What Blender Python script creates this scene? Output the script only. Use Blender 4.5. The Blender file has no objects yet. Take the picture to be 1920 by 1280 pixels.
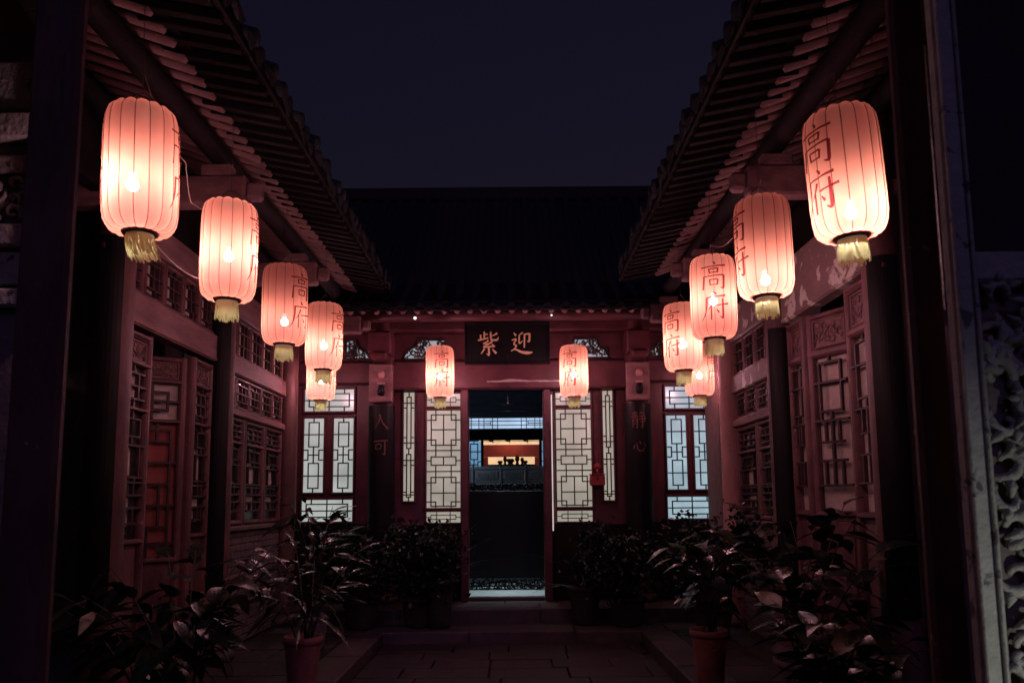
import bpy, math, random
from mathutils import Vector, Matrix
random.seed(7)
R = math.radians
S = bpy.context.scene
COL = S.collection

# ------------------------------------------------------------------ camera, night sky, added violet fill, exposure
cam = bpy.data.cameras.new('camera'); co = bpy.data.objects.new('camera', cam); COL.objects.link(co)
cam.sensor_width = 36; cam.lens = 26.25; cam.shift_y = 0.0732
cam.clip_start = 0.05; cam.clip_end = 500
co.matrix_world = Matrix.Translation((0.10, 0, 1.45)) @ Matrix.Rotation(R(96.5), 4, 'X') @ Matrix.Rotation(R(-0.5), 4, 'Z')
cam.dof.use_dof = True; cam.dof.focus_distance = 6.0; cam.dof.aperture_fstop = 4.0
S.camera = co

W = bpy.data.worlds.new('World'); S.world = W; W.use_nodes = True
wt = W.node_tree; wt.nodes.clear()
sky = wt.nodes.new('ShaderNodeTexSky'); sky.sky_type = 'NISHITA'; sky.sun_disc = False
sky.sun_elevation = R(-2); sky.sun_rotation = R(200)
tint = wt.nodes.new('ShaderNodeMix'); tint.data_type = 'RGBA'; tint.blend_type = 'MULTIPLY'
tint.inputs[0].default_value = 1.0; tint.inputs[7].default_value = (.37, .29, .58, 1)
bg = wt.nodes.new('ShaderNodeBackground'); bg.inputs[1].default_value = 0.15
wo = wt.nodes.new('ShaderNodeOutputWorld')
wt.links.new(sky.outputs[0], tint.inputs[6]); wt.links.new(tint.outputs[2], bg.inputs[0]); wt.links.new(bg.outputs[0], wo.inputs[0])

ml = bpy.data.lights.new('violet_fill', 'SUN'); ml.energy = 0.13; ml.angle = R(15); ml.color = (0.42, 0.30, 1)  # violet sun lamp added only to tint the dark parts indigo
mo = bpy.data.objects.new('violet_fill', ml); COL.objects.link(mo); mo.rotation_euler = (R(58), 0, R(8))

S.view_settings.view_transform = 'Standard'; S.view_settings.look = 'None'
S.view_settings.exposure = 0; S.view_settings.gamma = 1; S.view_settings.use_curve_mapping = False
S.cycles.use_denoising = True; S.cycles.max_bounces = 10; S.cycles.diffuse_bounces = 5
S.cycles.transparent_max_bounces = 24; S.cycles.transmission_bounces = 8
S.cycles.sample_clamp_indirect = 4.0; S.cycles.caustics_refractive = True; S.cycles.caustics_reflective = False

# ------------------------------------------------------------------ materials
def newmat(name):
    m = bpy.data.materials.new(name); m.use_nodes = True
    nt = m.node_tree; b = nt.nodes['Principled BSDF']
    return m, nt, b
def N(nt, t, **kw):
    n = nt.nodes.new(t)
    for k, v in kw.items(): setattr(n, k, v)
    return n
def ramp(nt, fac, stops):
    r = N(nt, 'ShaderNodeValToRGB'); e = r.color_ramp.elements
    while len(e) < len(stops): e.new(0.5)
    for i, (p, c) in enumerate(stops):
        e[i].position = p; e[i].color = (*c, 1) if len(c) == 3 else c
    nt.links.new(fac, r.inputs[0]); return r
def surf(name, c0, c1, scale=6, stretch=(1, 1, 1), rough=0.6, bump=0.3, patch=None, patch_scale=5, patch_at=0.62, spec=0.4, bscale=40):
    """two-tone noise colour with optional worn patches and fine relief"""
    m, nt, b = newmat(name)
    tc = N(nt, 'ShaderNodeTexCoord'); mp = N(nt, 'ShaderNodeMapping'); mp.inputs['Scale'].default_value = stretch
    nt.links.new(tc.outputs['Object'], mp.inputs[0])
    n1 = N(nt, 'ShaderNodeTexNoise'); n1.inputs['Scale'].default_value = scale; n1.inputs['Detail'].default_value = 8; n1.inputs['Roughness'].default_value = 0.65
    nt.links.new(mp.outputs[0], n1.inputs[0])
    col = ramp(nt, n1.outputs[0], [(0.3, c0), (0.7, c1)]).outputs[0]
    if patch:
        n2 = N(nt, 'ShaderNodeTexNoise'); n2.inputs['Scale'].default_value = patch_scale; n2.inputs['Detail'].default_value = 6; n2.inputs['Roughness'].default_value = 0.6; n2.inputs['Distortion'].default_value = 0.6
        nt.links.new(tc.outputs['Object'], n2.inputs[0])
        f = ramp(nt, n2.outputs[0], [(patch_at, (0, 0, 0)), (patch_at + 0.04, (1, 1, 1))])
        mx = N(nt, 'ShaderNodeMix', data_type='RGBA'); nt.links.new(f.outputs[0], mx.inputs[0]); nt.links.new(col, mx.inputs[6]); mx.inputs[7].default_value = (*patch, 1)
        col = mx.outputs[2]
    nt.links.new(col, b.inputs['Base Color'])
    n3 = N(nt, 'ShaderNodeTexNoise'); n3.inputs['Scale'].default_value = bscale; n3.inputs['Detail'].default_value = 5
    nt.links.new(mp.outputs[0], n3.inputs[0])
    bp = N(nt, 'ShaderNodeBump'); bp.inputs['Strength'].default_value = bump; bp.inputs['Distance'].default_value = 0.01
    nt.links.new(n3.outputs[0], bp.inputs['Height']); nt.links.new(bp.outputs[0], b.inputs['Normal'])
    rr = N(nt, 'ShaderNodeMapRange'); rr.inputs['To Min'].default_value = max(0.05, rough - 0.15); rr.inputs['To Max'].default_value = min(1, rough + 0.15)
    nt.links.new(n1.outputs[0], rr.inputs[0]); nt.links.new(rr.outputs[0], b.inputs['Roughness'])
    b.inputs['Specular IOR Level'].default_value = spec
    return m
M = {}
M['lacquer'] = surf('red_brown_lacquered_wood', (.06, .017, .021), (.135, .036, .043), 5, (1, 1, 1), .5, .25, (.32, .2, .17), 9, .72)
M['beam'] = surf('dusty_beam_wood', (.11, .045, .046), (.30, .16, .15), 5, (1, .4, 2), .65, .6, (.44, .36, .3), 7, .68)
M['peeling'] = surf('peeling_painted_beam', (.17, .1, .09), (.28, .18, .16), 4, (1, .5, 2), .7, .5, (.62, .55, .45), 4.5, .545)
M['column'] = surf('mottled_column_paint', (.05, .02, .021), (.15, .064, .06), 7, (1, 1, .4), .55, .4, (.42, .3, .26), 11, .68)
M['palecolumn'] = surf('worn_pale_red_column_paint', (.42, .2, .18), (.55, .29, .26), 7, (1, 1, .3), .6, .5, (.12, .07, .06), 14, .64)
M['rafter'] = surf('rafter_wood', (.2, .1, .09), (.34, .18, .16), 6, (.5, 2, 2), .7, .3, (.1, .06, .05), 8, .62)
M['soot_shade'] = surf('soot_and_shade_dark_wood', (.006, .004, .005), (.017, .009, .010), 5, (1, 1, 1), .75, .4, spec=.15)  # soot tone for the eaves; also carries painted shade on the dado
M['darkwood'] = surf('dark_lattice_wood', (.03, .014, .014), (.065, .03, .028), 12, (1, 1, 1), .5, .2)
M['leafframe'] = surf('door_frame_wood', (.075, .028, .03), (.20, .09, .086), 9, (1, 1, .4), .5, .25, (.36, .24, .2), 20, .67)
M['carving'] = surf('carved_wood', (.14, .07, .065), (.26, .14, .125), 18, (1, 1, 1), .5, .3)
M['black'] = surf('black_lacquer', (.004, .004, .005), (.008, .007, .008), 8, (1, 1, 1), .5, .1, spec=.15)
M['paper'] = surf('aged_window_paper', (.42, .33, .27), (.6, .5, .42), 9, (1, 1, 1), .85, .15)
M['palepaper'] = surf('fresh_window_paper', (.58, .48, .4), (.72, .62, .52), 9, (1, 1, 1), .85, .15)
M['redpaper'] = surf('faded_red_paper', (.34, .08, .07), (.45, .14, .12), 5, (1, 1, 1), .85, .15)
M['paving'] = surf('worn_grey_paving', (.018, .011, .013), (.045, .029, .031), 7, (1, 1, 1), .55, .6, bscale=25)
M['ground'] = surf('dark_joint_earth', (.03, .027, .026), (.06, .05, .05), 12, (1, 1, 1), .9, .6)
M['kerb'] = surf('kerb_stone', (.045, .03, .031), (.10, .07, .069), 6, (1, 1, 1), .6, .5, bscale=30)
M['brick'] = surf('grey_brick', (.11, .09, .088), (.2, .15, .145), 9, (1, 1, 1), .85, .5)
M['redbrick'] = surf('reddish_old_brick', (.13, .065, .06), (.24, .12, .11), 9, (1, 1, 1), .85, .5)
M['tile'] = surf('grey_roof_tile', (.010, .010, .011), (.028, .028, .03), 10, (1, 1, 1), .8, .4)
M['stonecarve'] = surf('pale_carved_stone', (.27, .27, .235), (.42, .41, .365), 14, (1, 1, 1), .75, .8, (.10, .10, .10), 16, .6)
M['greystone'] = surf('grey_balustrade_stone', (.4, .4, .42), (.55, .55, .57), 10, (1, 1, 1), .7, .4)
M['palefloor'] = surf('pale_passage_floor', (.5, .53, .52), (.62, .66, .65), 8, (1, 1, 1), .5, .2)
M['terracotta'] = surf('terracotta', (.26, .085, .07), (.38, .15, .12), 9, (1, 1, 1), .7, .4, (.16, .1, .09), 7, .64)
M['leaf'] = surf('glossy_leaf', (.01, .016, .009), (.026, .034, .017), 10, (1, 1, 1), .28, .15, spec=.6)
M['leafhighlight'] = surf('leaf_highlight_tone', (.20, .15, .10), (.32, .26, .17), 14, (1, 1, 1), .35, .15, spec=.6)  # pale tan stands in for leaves that catch the lantern light
M['bushleaf'] = surf('small_leaf', (.006, .01, .005), (.014, .02, .009), 10, (1, 1, 1), .35, .1)
M['stem'] = surf('plant_stem', (.05, .04, .025), (.09, .07, .04), 14, (1, 1, 1), .7, .2)
M['soil'] = surf('pot_soil', (.02, .015, .012), (.04, .03, .025), 30, (1, 1, 1), .95, .8)
M['gold'] = surf('gilt_lettering', (.9, .54, .27), (.98, .68, .38), 20, (1, 1, 1), .45, .2)
M['fadedgold'] = surf('faded_gilt_lettering', (.09, .03, .026), (.2, .07, .055), 16, (1, 1, 1), .6, .2)

M['ring'] = surf('dark_lantern_ring', (.04, .012, .012), (.08, .025, .02), 16, (1, 1, 1), .5, .1)
M['whitemetal'] = surf('white_enamel', (.7, .68, .62), (.8, .78, .74), 10, (1, 1, 1), .4, .1)
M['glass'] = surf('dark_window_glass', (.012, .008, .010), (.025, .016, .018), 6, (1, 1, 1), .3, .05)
M['redbox'] = surf('red_painted_metal', (.28, .03, .035), (.36, .05, .05), 8, (1, 1, 1), .45, .1)
M['knot'] = surf('red_silk_cord', (.38, .05, .04), (.5, .09, .07), 40, (1, 1, 1), .8, .4)
M['wire'] = surf('tan_cable', (.4, .28, .2), (.5, .36, .26), 20, (1, 1, 1), .5, .1)
M['altarred'] = surf('red_altar_cloth', (.45, .06, .05), (.6, .1, .08), 8, (1, 1, 1), .8, .2)
M['bluetoned'] = surf('blue_light_toned_board', (.06, .08, .11), (.13, .16, .2), 8, (.5, 2, 4), .6, .4)  # board colour carries the cool blue light of the inner court

def mixn(nt, a, b, f):
    m = N(nt, 'ShaderNodeMixShader'); m.inputs[0].default_value = f
    nt.links.new(a, m.inputs[1]); nt.links.new(b, m.inputs[2]); return m.outputs[0]
def cloth():
    """thin silk: part of the light goes straight through the weave, part is scattered"""
    m = bpy.data.materials.new('red_lantern_silk'); m.use_nodes = True
    nt = m.node_tree; nt.nodes.clear(); out = N(nt, 'ShaderNodeOutputMaterial')
    tc = N(nt, 'ShaderNodeTexCoord'); nz = N(nt, 'ShaderNodeTexNoise'); nz.inputs['Scale'].default_value = 14; nz.inputs['Detail'].default_value = 4
    nt.links.new(tc.outputs['Object'], nz.inputs[0])
    cr = ramp(nt, nz.outputs[0], [(.3, (.97, .335, .27)), (.7, (1.0, .385, .31))])
    tl = N(nt, 'ShaderNodeBsdfTranslucent'); nt.links.new(cr.outputs[0], tl.inputs[0])
    df = N(nt, 'ShaderNodeBsdfDiffuse'); df.inputs[0].default_value = (.34, .06, .055, 1)
    rf = N(nt, 'ShaderNodeBsdfRefraction'); rf.inputs[0].default_value = (1, .66, .52, 1); rf.inputs['Roughness'].default_value = .33; rf.inputs['IOR'].default_value = 1.08
    tp = N(nt, 'ShaderNodeBsdfTransparent'); tp.inputs[0].default_value = (1, .58, .9, 1)
    a = mixn(nt, df.outputs[0], tl.outputs[0], CL['translucent'])
    a = mixn(nt, a, rf.outputs[0], CL['refract'])
    # slanting rays cross more silk: clear share = exp(-depth / cos)
    lw = N(nt, 'ShaderNodeLayerWeight'); lw.inputs[0].default_value = .5
    c1 = N(nt, 'ShaderNodeMath', operation='SUBTRACT'); c1.inputs[0].default_value = 1.02; nt.links.new(lw.outputs['Facing'], c1.inputs[1])
    c2 = N(nt, 'ShaderNodeMath', operation='DIVIDE'); c2.inputs[0].default_value = -CL['depth']; nt.links.new(c1.outputs[0], c2.inputs[1])
    c3 = N(nt, 'ShaderNodeMath', operation='EXPONENT'); nt.links.new(c2.outputs[0], c3.inputs[0])
    mx = N(nt, 'ShaderNodeMixShader'); nt.links.new(c3.outputs[0], mx.inputs[0]); nt.links.new(a, mx.inputs[1]); nt.links.new(tp.outputs[0], mx.inputs[2]); a = mx.outputs[0]
    nt.links.new(a, out.inputs[0]); return m
def thin(name, dc, tc_, f):
    m = bpy.data.materials.new(name); m.use_nodes = True; nt = m.node_tree; nt.nodes.clear(); out = N(nt, 'ShaderNodeOutputMaterial')
    d = N(nt, 'ShaderNodeBsdfDiffuse'); d.inputs[0].default_value = (*dc, 1); t = N(nt, 'ShaderNodeBsdfTranslucent'); t.inputs[0].default_value = (*tc_, 1)
    nt.links.new(mixn(nt, d.outputs[0], t.outputs[0], f), out.inputs[0]); return m
M['ink'] = thin('brushed_ink', (.03, .006, .008), (.18, .035, .035), .5)
M['frosted'] = thin('frosted_white_disc', (.75, .72, .68), (.8, .76, .7), .5)
CL = dict(translucent=.34, refract=.28, depth=.74)
M['cloth'] = cloth()
def emis(name, c, s, rough=.2, var=.2, base=.25):
    m, nt, b = newmat(name)
    tc = N(nt, 'ShaderNodeTexCoord'); nz = N(nt, 'ShaderNodeTexNoise'); nz.inputs['Scale'].default_value = 3; nz.inputs['Detail'].default_value = 5
    nt.links.new(tc.outputs['Object'], nz.inputs[0])
    r = ramp(nt, nz.outputs[0], [(.3, tuple(x * (1 - var) for x in c)), (.7, tuple(x * (1 + var) for x in c))])
    nt.links.new(r.outputs[0], b.inputs['Emission Color']); b.inputs['Emission Strength'].default_value = s
    b.inputs['Base Color'].default_value = (base, base, base, 1); b.inputs['Roughness'].default_value = rough
    return m
M['paneleft'] = emis('lit_window_left_hall', (.36, .40, .38), 1)
M['panewarm'] = emis('lit_window_door', (.33, .31, .255), 1)
M['paneright'] = emis('lit_window_right_hall', (.29, .42, .48), 1)
M['panefret'] = emis('lit_frieze_gap', (.28, .34, .38), .85, .5)
M['panein'] = emis('lit_inner_transom', (.30, .42, .58), 1.4, .5)
M['paneinb'] = emis('lit_inner_window', (.16, .34, .55), .8, .5)
M['altargold'] = emis('lit_altar_back', (.62, .40, .21), 1.4, .6)
M['led'] = emis('small_white_lamp', (.9, .88, 1), 1.2, .4)
M['gapglow'] = emis('lit_door_gap', (.62, .56, .52), .9, .5)

# ------------------------------------------------------------------ mesh helpers
class MB:
    def __init__(s): s.v = []; s.f = []; s.sm = []
    def add(s, vs, fs, smooth=False):
        o = len(s.v); s.v += [tuple(x) for x in vs]
        for f in fs: s.f.append(tuple(i + o for i in f)); s.sm.append(smooth)
        return s
    def box(s, x0, y0, z0, x1, y1, z1):
        v = [(x, y, z) for z in (z0, z1) for y in (y0, y1) for x in (x0, x1)]
        return s.add(v, [(0, 2, 3, 1), (4, 5, 7, 6), (0, 1, 5, 4), (2, 6, 7, 3), (0, 4, 6, 2), (1, 3, 7, 5)])
    def bbox(s, x0, y0, z0, x1, y1, z1, b=.008):
        """box with chamfered edges"""
        x0, x1 = sorted((x0, x1)); y0, y1 = sorted((y0, y1)); z0, z1 = sorted((z0, z1))
        b = min(b, (x1 - x0) * .3, (y1 - y0) * .3, (z1 - z0) * .3)
        v = []
        for sx in (0, 1):
            for sy in (0, 1):
                for sz in (0, 1):
                    X, Y, Z = (x1 if sx else x0), (y1 if sy else y0), (z1 if sz else z0)
                    bx, by, bz = (-b if sx else b), (-b if sy else b), (-b if sz else b)
                    v += [(X, Y + by, Z + bz), (X + bx, Y, Z + bz), (X + bx, Y + by, Z)]
        i = lambda sx, sy, sz, k: (sx * 4 + sy * 2 + sz) * 3 + k
        f = []
        for k in range(3):
            for sd in (0, 1):
                q = []
                for a, c in ((0, 0), (1, 0), (1, 1), (0, 1)):
                    t = [0, 0, 0]; t[k] = sd; t[(k + 1) % 3] = a; t[(k + 2) % 3] = c; q.append(i(*t, k))
                f.append(tuple(q if sd else q[::-1]))
        for k in range(3):
            a, c = (k + 1) % 3, (k + 2) % 3
            for s1 in (0, 1):
                for s2 in (0, 1):
                    t0 = [0, 0, 0]; t0[a] = s1; t0[c] = s2; t1 = list(t0); t1[k] = 1
                    q = [i(*t0, a), i(*t1, a), i(*t1, c), i(*t0, c)]
                    f.append(tuple(q if (s1 != s2) else q[::-1]))
        for sx in (0, 1):
            for sy in (0, 1):
                for sz in (0, 1):
                    q = [i(sx, sy, sz, k) for k in range(3)]
                    f.append(tuple(q if (sx + sy + sz) % 2 else q[::-1]))
        return s.add(v, f)
    def tube(s, pts, r, n=6, cap=True, smooth=True):
        pts = [Vector(p) for p in pts]; rs = r if isinstance(r, (list, tuple)) else [r] * len(pts)
        v = []; f = []; ref = None
        for k, p in enumerate(pts):
            d = (pts[min(k + 1, len(pts) - 1)] - pts[max(k - 1, 0)])
            d = d.normalized() if d.length > 1e-9 else Vector((0, 0, 1))
            if ref is None: ref = Vector((0, 0, 1)) if abs(d.z) < .9 else Vector((1, 0, 0))
            a = d.cross(ref).normalized(); b = a.cross(d).normalized(); ref = b
            for j in range(n):
                t = 2 * math.pi * j / n; v.append(p + (a * math.cos(t) + b * math.sin(t)) * rs[k])
        for k in range(len(pts) - 1):
            for j in range(n):
                q = (k * n + j, k * n + (j + 1) % n, (k + 1) * n + (j + 1) % n, (k + 1) * n + j); f.append(q[::-1])
        if cap: f.append(tuple(range(n))); f.append(tuple(range((len(pts) - 1) * n, len(pts) * n))[::-1])
        return s.add(v, f, smooth)
    def lathe(s, prof, n=24, c=(0, 0, 0), smooth=True, a0=0, a1=2 * math.pi):
        full = abs(a1 - a0 - 2 * math.pi) < 1e-6; m = n if full else n + 1; v = []; f = []
        for (r, z) in prof:
            for j in range(m):
                t = a0 + (a1 - a0) * j / n; v.append((c[0] + r * math.cos(t), c[1] + r * math.sin(t), c[2] + z))
        for k in range(len(prof) - 1):
            for j in range(n):
                j2 = (j + 1) % m; f.append((k * m + j, k * m + j2, (k + 1) * m + j2, (k + 1) * m + j))
        return s.add(v, f, smooth)
    def poly(s, pts, d):
        """prism: outline pts (3-D) pushed back by vector d"""
        n = len(pts); d = Vector(d); v = [Vector(p) for p in pts] + [Vector(p) + d for p in pts]
        f = [tuple(range(n)), tuple(range(2 * n - 1, n - 1, -1))] + [(j, j + n, (j + 1) % n + n, (j + 1) % n) for j in range(n)]
        return s.add(v, f)
    def mesh(s, name, mat):
        me = bpy.data.meshes.new(name); me.from_pydata(s.v, [], s.f)
        me.polygons.foreach_set('use_smooth', s.sm); me.materials.append(mat); me.update(); return me

OFF = {}
def link(o, parent=None):
    COL.objects.link(o)
    if parent is not None:
        o.parent = parent
        if parent.name in OFF: o.matrix_parent_inverse = Matrix.Translation(-OFF[parent.name])
    return o
def tag(o, label=None, cat=None, group=None, kind=None):
    for k, v in (('label', label), ('category', cat), ('group', group), ('kind', kind)):
        if v: o[k] = v
    return o
def thing(name, label, cat, loc=(0, 0, 0), group=None, world=False):
    """Empty at a thing's base; world=True: its parts are given in world coordinates"""
    o = bpy.data.objects.new(name, None); o.empty_display_size = .1; COL.objects.link(o); o.location = loc
    if world: OFF[o.name] = Vector(loc)
    return tag(o, label, cat, group)
def obj(name, mb, mat, parent=None, loc=None):
    me = mb if isinstance(mb, bpy.types.Mesh) else mb.mesh(name, M[mat])
    o = bpy.data.objects.new(name, me); link(o, parent)
    if loc is not None: o.location = loc
    return o

# ------------------------------------------------------------------ brush-written characters: strokes of (x, y, width)
GLYPH = {
 '高': [[(.48,.98,.03),(.54,.92,.08),(.56,.87,.02)], [(.08,.79,.05),(.5,.82,.04),(.92,.85,.07)],
   [(.34,.73,.05),(.37,.57,.05)], [(.34,.72,.04),(.64,.745,.05)], [(.65,.75,.07),(.62,.58,.05)], [(.37,.6,.035),(.63,.61,.04)],
   [(.17,.49,.05),(.15,.27,.06),(.13,.03,.06)], [(.17,.47,.04),(.5,.49,.04),(.83,.52,.06)], [(.84,.52,.09),(.83,.25,.085),(.81,.08,.09),(.70,.09,.01)],
   [(.36,.36,.05),(.38,.16,.05)], [(.36,.35,.04),(.62,.37,.05)], [(.63,.37,.07),(.61,.17,.05)], [(.38,.18,.035),(.61,.19,.04)]],
 '府': [[(.47,.99,.03),(.54,.92,.08),(.56,.87,.03)], [(.22,.79,.05),(.55,.82,.04),(.88,.86,.08)],
   [(.24,.79,.07),(.23,.5,.065),(.17,.24,.05),(.04,.02,.012)], [(.46,.71,.07),(.39,.52,.05),(.27,.36,.012)], [(.385,.53,.05),(.385,.3,.055),(.38,.04,.05)],
   [(.5,.51,.05),(.72,.54,.045),(.97,.58,.075)], [(.77,.75,.06),(.775,.4,.08),(.765,.11,.085),(.65,.16,.01)], [(.55,.4,.02),(.6,.33,.06),(.64,.27,.06)]],
 '紫': [[(.31,.99,.06),(.31,.68,.06)], [(.31,.86,.05),(.47,.89,.05)], [(.15,.86,.06),(.16,.67,.06)], [(.03,.63,.05),(.25,.67,.05),(.49,.73,.05)],
   [(.88,.92,.08),(.76,.85,.05),(.62,.80,.02)], [(.6,.98,.06),(.6,.72,.07),(.68,.64,.07),(.88,.65,.07),(.93,.77,.02)],
   [(.5,.62,.07),(.38,.54,.04),(.27,.49,.05),(.52,.48,.05)], [(.66,.58,.08),(.48,.45,.04),(.28,.35,.06),(.5,.355,.05),(.76,.38,.05)], [(.64,.47,.03),(.76,.35,.09)],
   [(.51,.38,.06),(.51,.2,.075),(.51,.02,.07),(.4,.08,.01)], [(.32,.27,.07),(.17,.07,.02)], [(.66,.26,.03),(.84,.08,.09)]],
 '迎': [[(.56,.94,.08),(.48,.88,.05),(.40,.84,.02)], [(.41,.84,.06),(.40,.5,.07),(.56,.6,.02)], [(.63,.86,.05),(.85,.9,.06)], [(.86,.9,.08),(.84,.58,.07),(.74,.59,.01)], [(.64,.88,.06),(.63,.6,.065),(.62,.31,.05)],
   [(.16,.93,.03),(.26,.81,.09)], [(.08,.62,.05),(.27,.66,.06),(.16,.46,.05),(.28,.39,.06),(.12,.2,.03)], [(.04,.17,.03),(.22,.24,.05),(.5,.13,.08),(.78,.09,.11),(.99,.12,.02)]],
 '静': [[(.08,.88,.05),(.42,.91,.06)], [(.1,.77,.04),(.4,.79,.05)], [(.03,.66,.05),(.47,.69,.06)], [(.25,.98,.06),(.25,.66,.06)], [(.13,.55,.06),(.11,.04,.05)], [(.13,.55,.04),(.38,.57,.05)], [(.39,.57,.07),(.38,.05,.07),(.3,.09,.01)], [(.14,.4,.04),(.37,.41,.04)], [(.14,.25,.04),(.37,.26,.04)],
   [(.67,.98,.07),(.52,.79,.02)], [(.62,.88,.05),(.83,.9,.06),(.72,.76,.02)], [(.54,.7,.05),(.85,.73,.05)], [(.86,.73,.07),(.85,.38,.06)], [(.47,.54,.05),(.97,.57,.06)], [(.55,.38,.04),(.85,.4,.05)], [(.7,.75,.06),(.7,.05,.08),(.58,.12,.01)]],
 '入': [[(.40,.95,.06),(.52,.84,.09)], [(.5,.84,.08),(.38,.45,.06),(.06,.08,.015)], [(.5,.8,.05),(.66,.42,.08),(.96,.1,.1)]],
 '可': [[(.05,.85,.06),(.95,.89,.08)], [(.78,.87,.08),(.78,.1,.09),(.62,.17,.01)], [(.22,.66,.06),(.24,.34,.06)], [(.22,.65,.05),(.54,.67,.06),(.52,.38,.05)], [(.24,.4,.04),(.53,.41,.05)]],
 '心': [[(.22,.52,.07),(.12,.28,.09)], [(.34,.64,.05),(.38,.28,.07),(.54,.16,.08),(.74,.2,.08),(.78,.38,.02)], [(.5,.74,.04),(.57,.56,.09)], [(.76,.62,.04),(.9,.42,.1)]],
}
def smooth_stroke(st, sub=5):
    if len(st) < 2: return st
    P = [st[0]] + list(st) + [st[-1]]; out = []
    for i in range(1, len(P) - 2):
        for k in range(sub):
            t = k / sub; o = []
            for c in range(3):
                a, b, d, e = P[i - 1][c], P[i][c], P[i + 1][c], P[i + 2][c]
                if c == 2: o.append(b + (d - b) * t)
                else: o.append(.5 * (2 * b + (d - a) * t + (2 * a - 5 * b + 4 * d - e) * t * t + (-a + 3 * b - 3 * d + e) * t ** 3))
            out.append(tuple(o))
    out.append(st[-1]); return out
def glyph_mesh(ch, place, thick=.0, bold=1.0):
    """place(u, v, lift) -> 3-D point"""
    mb = MB()
    for k, st in enumerate(GLYPH[ch]):
        p = smooth_stroke(st); v = []; f = []; n = len(p); lift = .0004 * (k + 1)
        for i, (x, y, w) in enumerate(p):
            dx = p[min(i + 1, n - 1)][0] - p[max(i - 1, 0)][0]; dy = p[min(i + 1, n - 1)][1] - p[max(i - 1, 0)][1]
            L = math.hypot(dx, dy) or 1; nx, ny = -dy / L * w * bold / 2, dx / L * w * bold / 2
            v += [place(x + nx, y + ny, lift + thick), place(x - nx, y - ny, lift + thick)]
            if thick: v += [place(x + nx, y + ny, 0), place(x - nx, y - ny, 0)]
        q = 4 if thick else 2
        for i in range(n - 1):
            a, b = i * q, (i + 1) * q
            f.append((a, a + 1, b + 1, b))
            if thick: f += [(a + 2, a, b, b + 2), (a + 1, a + 3, b + 3, b + 1)]
        if thick: f += [(0, 2, 3, 1), ((n - 1) * q, (n - 1) * q + 1, (n - 1) * q + 3, (n - 1) * q + 2)]
        mb.add(v, f)
    return mb

# ------------------------------------------------------------------ ground, terraces, steps
g = MB().add([(-60, -40, 0), (60, -40, 0), (60, 90, 0), (-60, 90, 0)], [(0, 1, 2, 3)])
floor = tag(obj('courtyard_floor', g, 'ground'), 'dark stone paved courtyard floor between the two raised side terraces', kind='structure')
KL, KR = -1.22, 1.38
y = 4.2; row = 0
while y < 7.7:
    d = random.uniform(.3, .42); x = KL + .01 - (.0 if row % 2 else .25)
    while x < KR - .05:
        w = random.uniform(.5, .75); a, b = max(x, KL + .012), min(x + w, KR - .012)
        if b - a > .08:
            z = .03 + random.uniform(0, .012)
            obj('paving_stone', MB().bbox(a + .006, y + .006, -.02, b - .006, min(y + d, 7.74) - .006, z, .006), 'paving', floor)
        x += w
    y += d; row += 1
def terrace(name, label, x0, x1, y0, y1, z, edge, along='y', zc=0):
    t = tag(obj(name, MB().box(x0, y0, -.05, x1, y1, z - .02), 'ground'), label, kind='structure')
    return t
tl = terrace('terrace', 'raised stone terrace under the left eaves', -4.2, KL - .32, .6, 7.74, .15, 0)
tr = terrace('terrace', 'raised stone terrace under the right eaves', KR + .32, 4.2, .6, 7.74, .15, 0)
for t, xa, xb in ((tl, KL - .32, KL), (tr, KR, KR + .32)):
    y = 1.0
    while y < 7.7:
        L = min(random.uniform(.8, 1.2), 7.74 - y)
        obj('kerb_stone', MB().bbox(xa + .002, y + .004, -.04, xb, y + L - .004, .15 + random.uniform(-.004, .004), .012), 'kerb', t); y += L
    # paving behind the kerb
    y = 2.5
    while y < 7.7:
        L = min(random.uniform(.5, .7), 7.74 - y)
        for k in range(2):
            a = xa - .45 * (k + 1) if xa < 0 else xb + .45 * k
            obj('paving_stone', MB().bbox(a + .004, y + .004, .1, a + .446, y + L - .004, .148 + random.uniform(-.003, .003), .006), 'paving', t)
        y += L
tf = tag(obj('front_terrace', MB().box(-4.2, 7.745, -.05, 4.2, 8.345, .13), 'ground'), 'low stone step in front of the gate hall', kind='structure')
th = tag(obj('hall_terrace', MB().box(-4.2, 8.35, -.05, 4.2, 9.25, .27), 'ground'), 'raised stone platform the gate hall stands on', kind='structure')
for t, ya, yb, z in ((tf, 7.742, 8.1, .15), (th, 8.347, 8.75, .29)):
    x = -2.4
    while x < 2.4:
        L = random.uniform(.8, 1.15)
        obj('step_stone', MB().bbox(x + .004, ya, -.04, x + L - .004, yb, z + random.uniform(-.004, .004), .012), 'kerb', t); x += L
x = -2.4
while x < 2.4:
    obj('step_stone', MB().bbox(x + .004, 8.756, .2, x + .596, 9.2, .288, .008), 'kerb', th); x += .6
pf = tag(obj('passage_floor', MB().box(-3, 9.25, -.05, 3, 20, .288), 'palefloor'), 'pale floor of the passage behind the gate', kind='structure')

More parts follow.
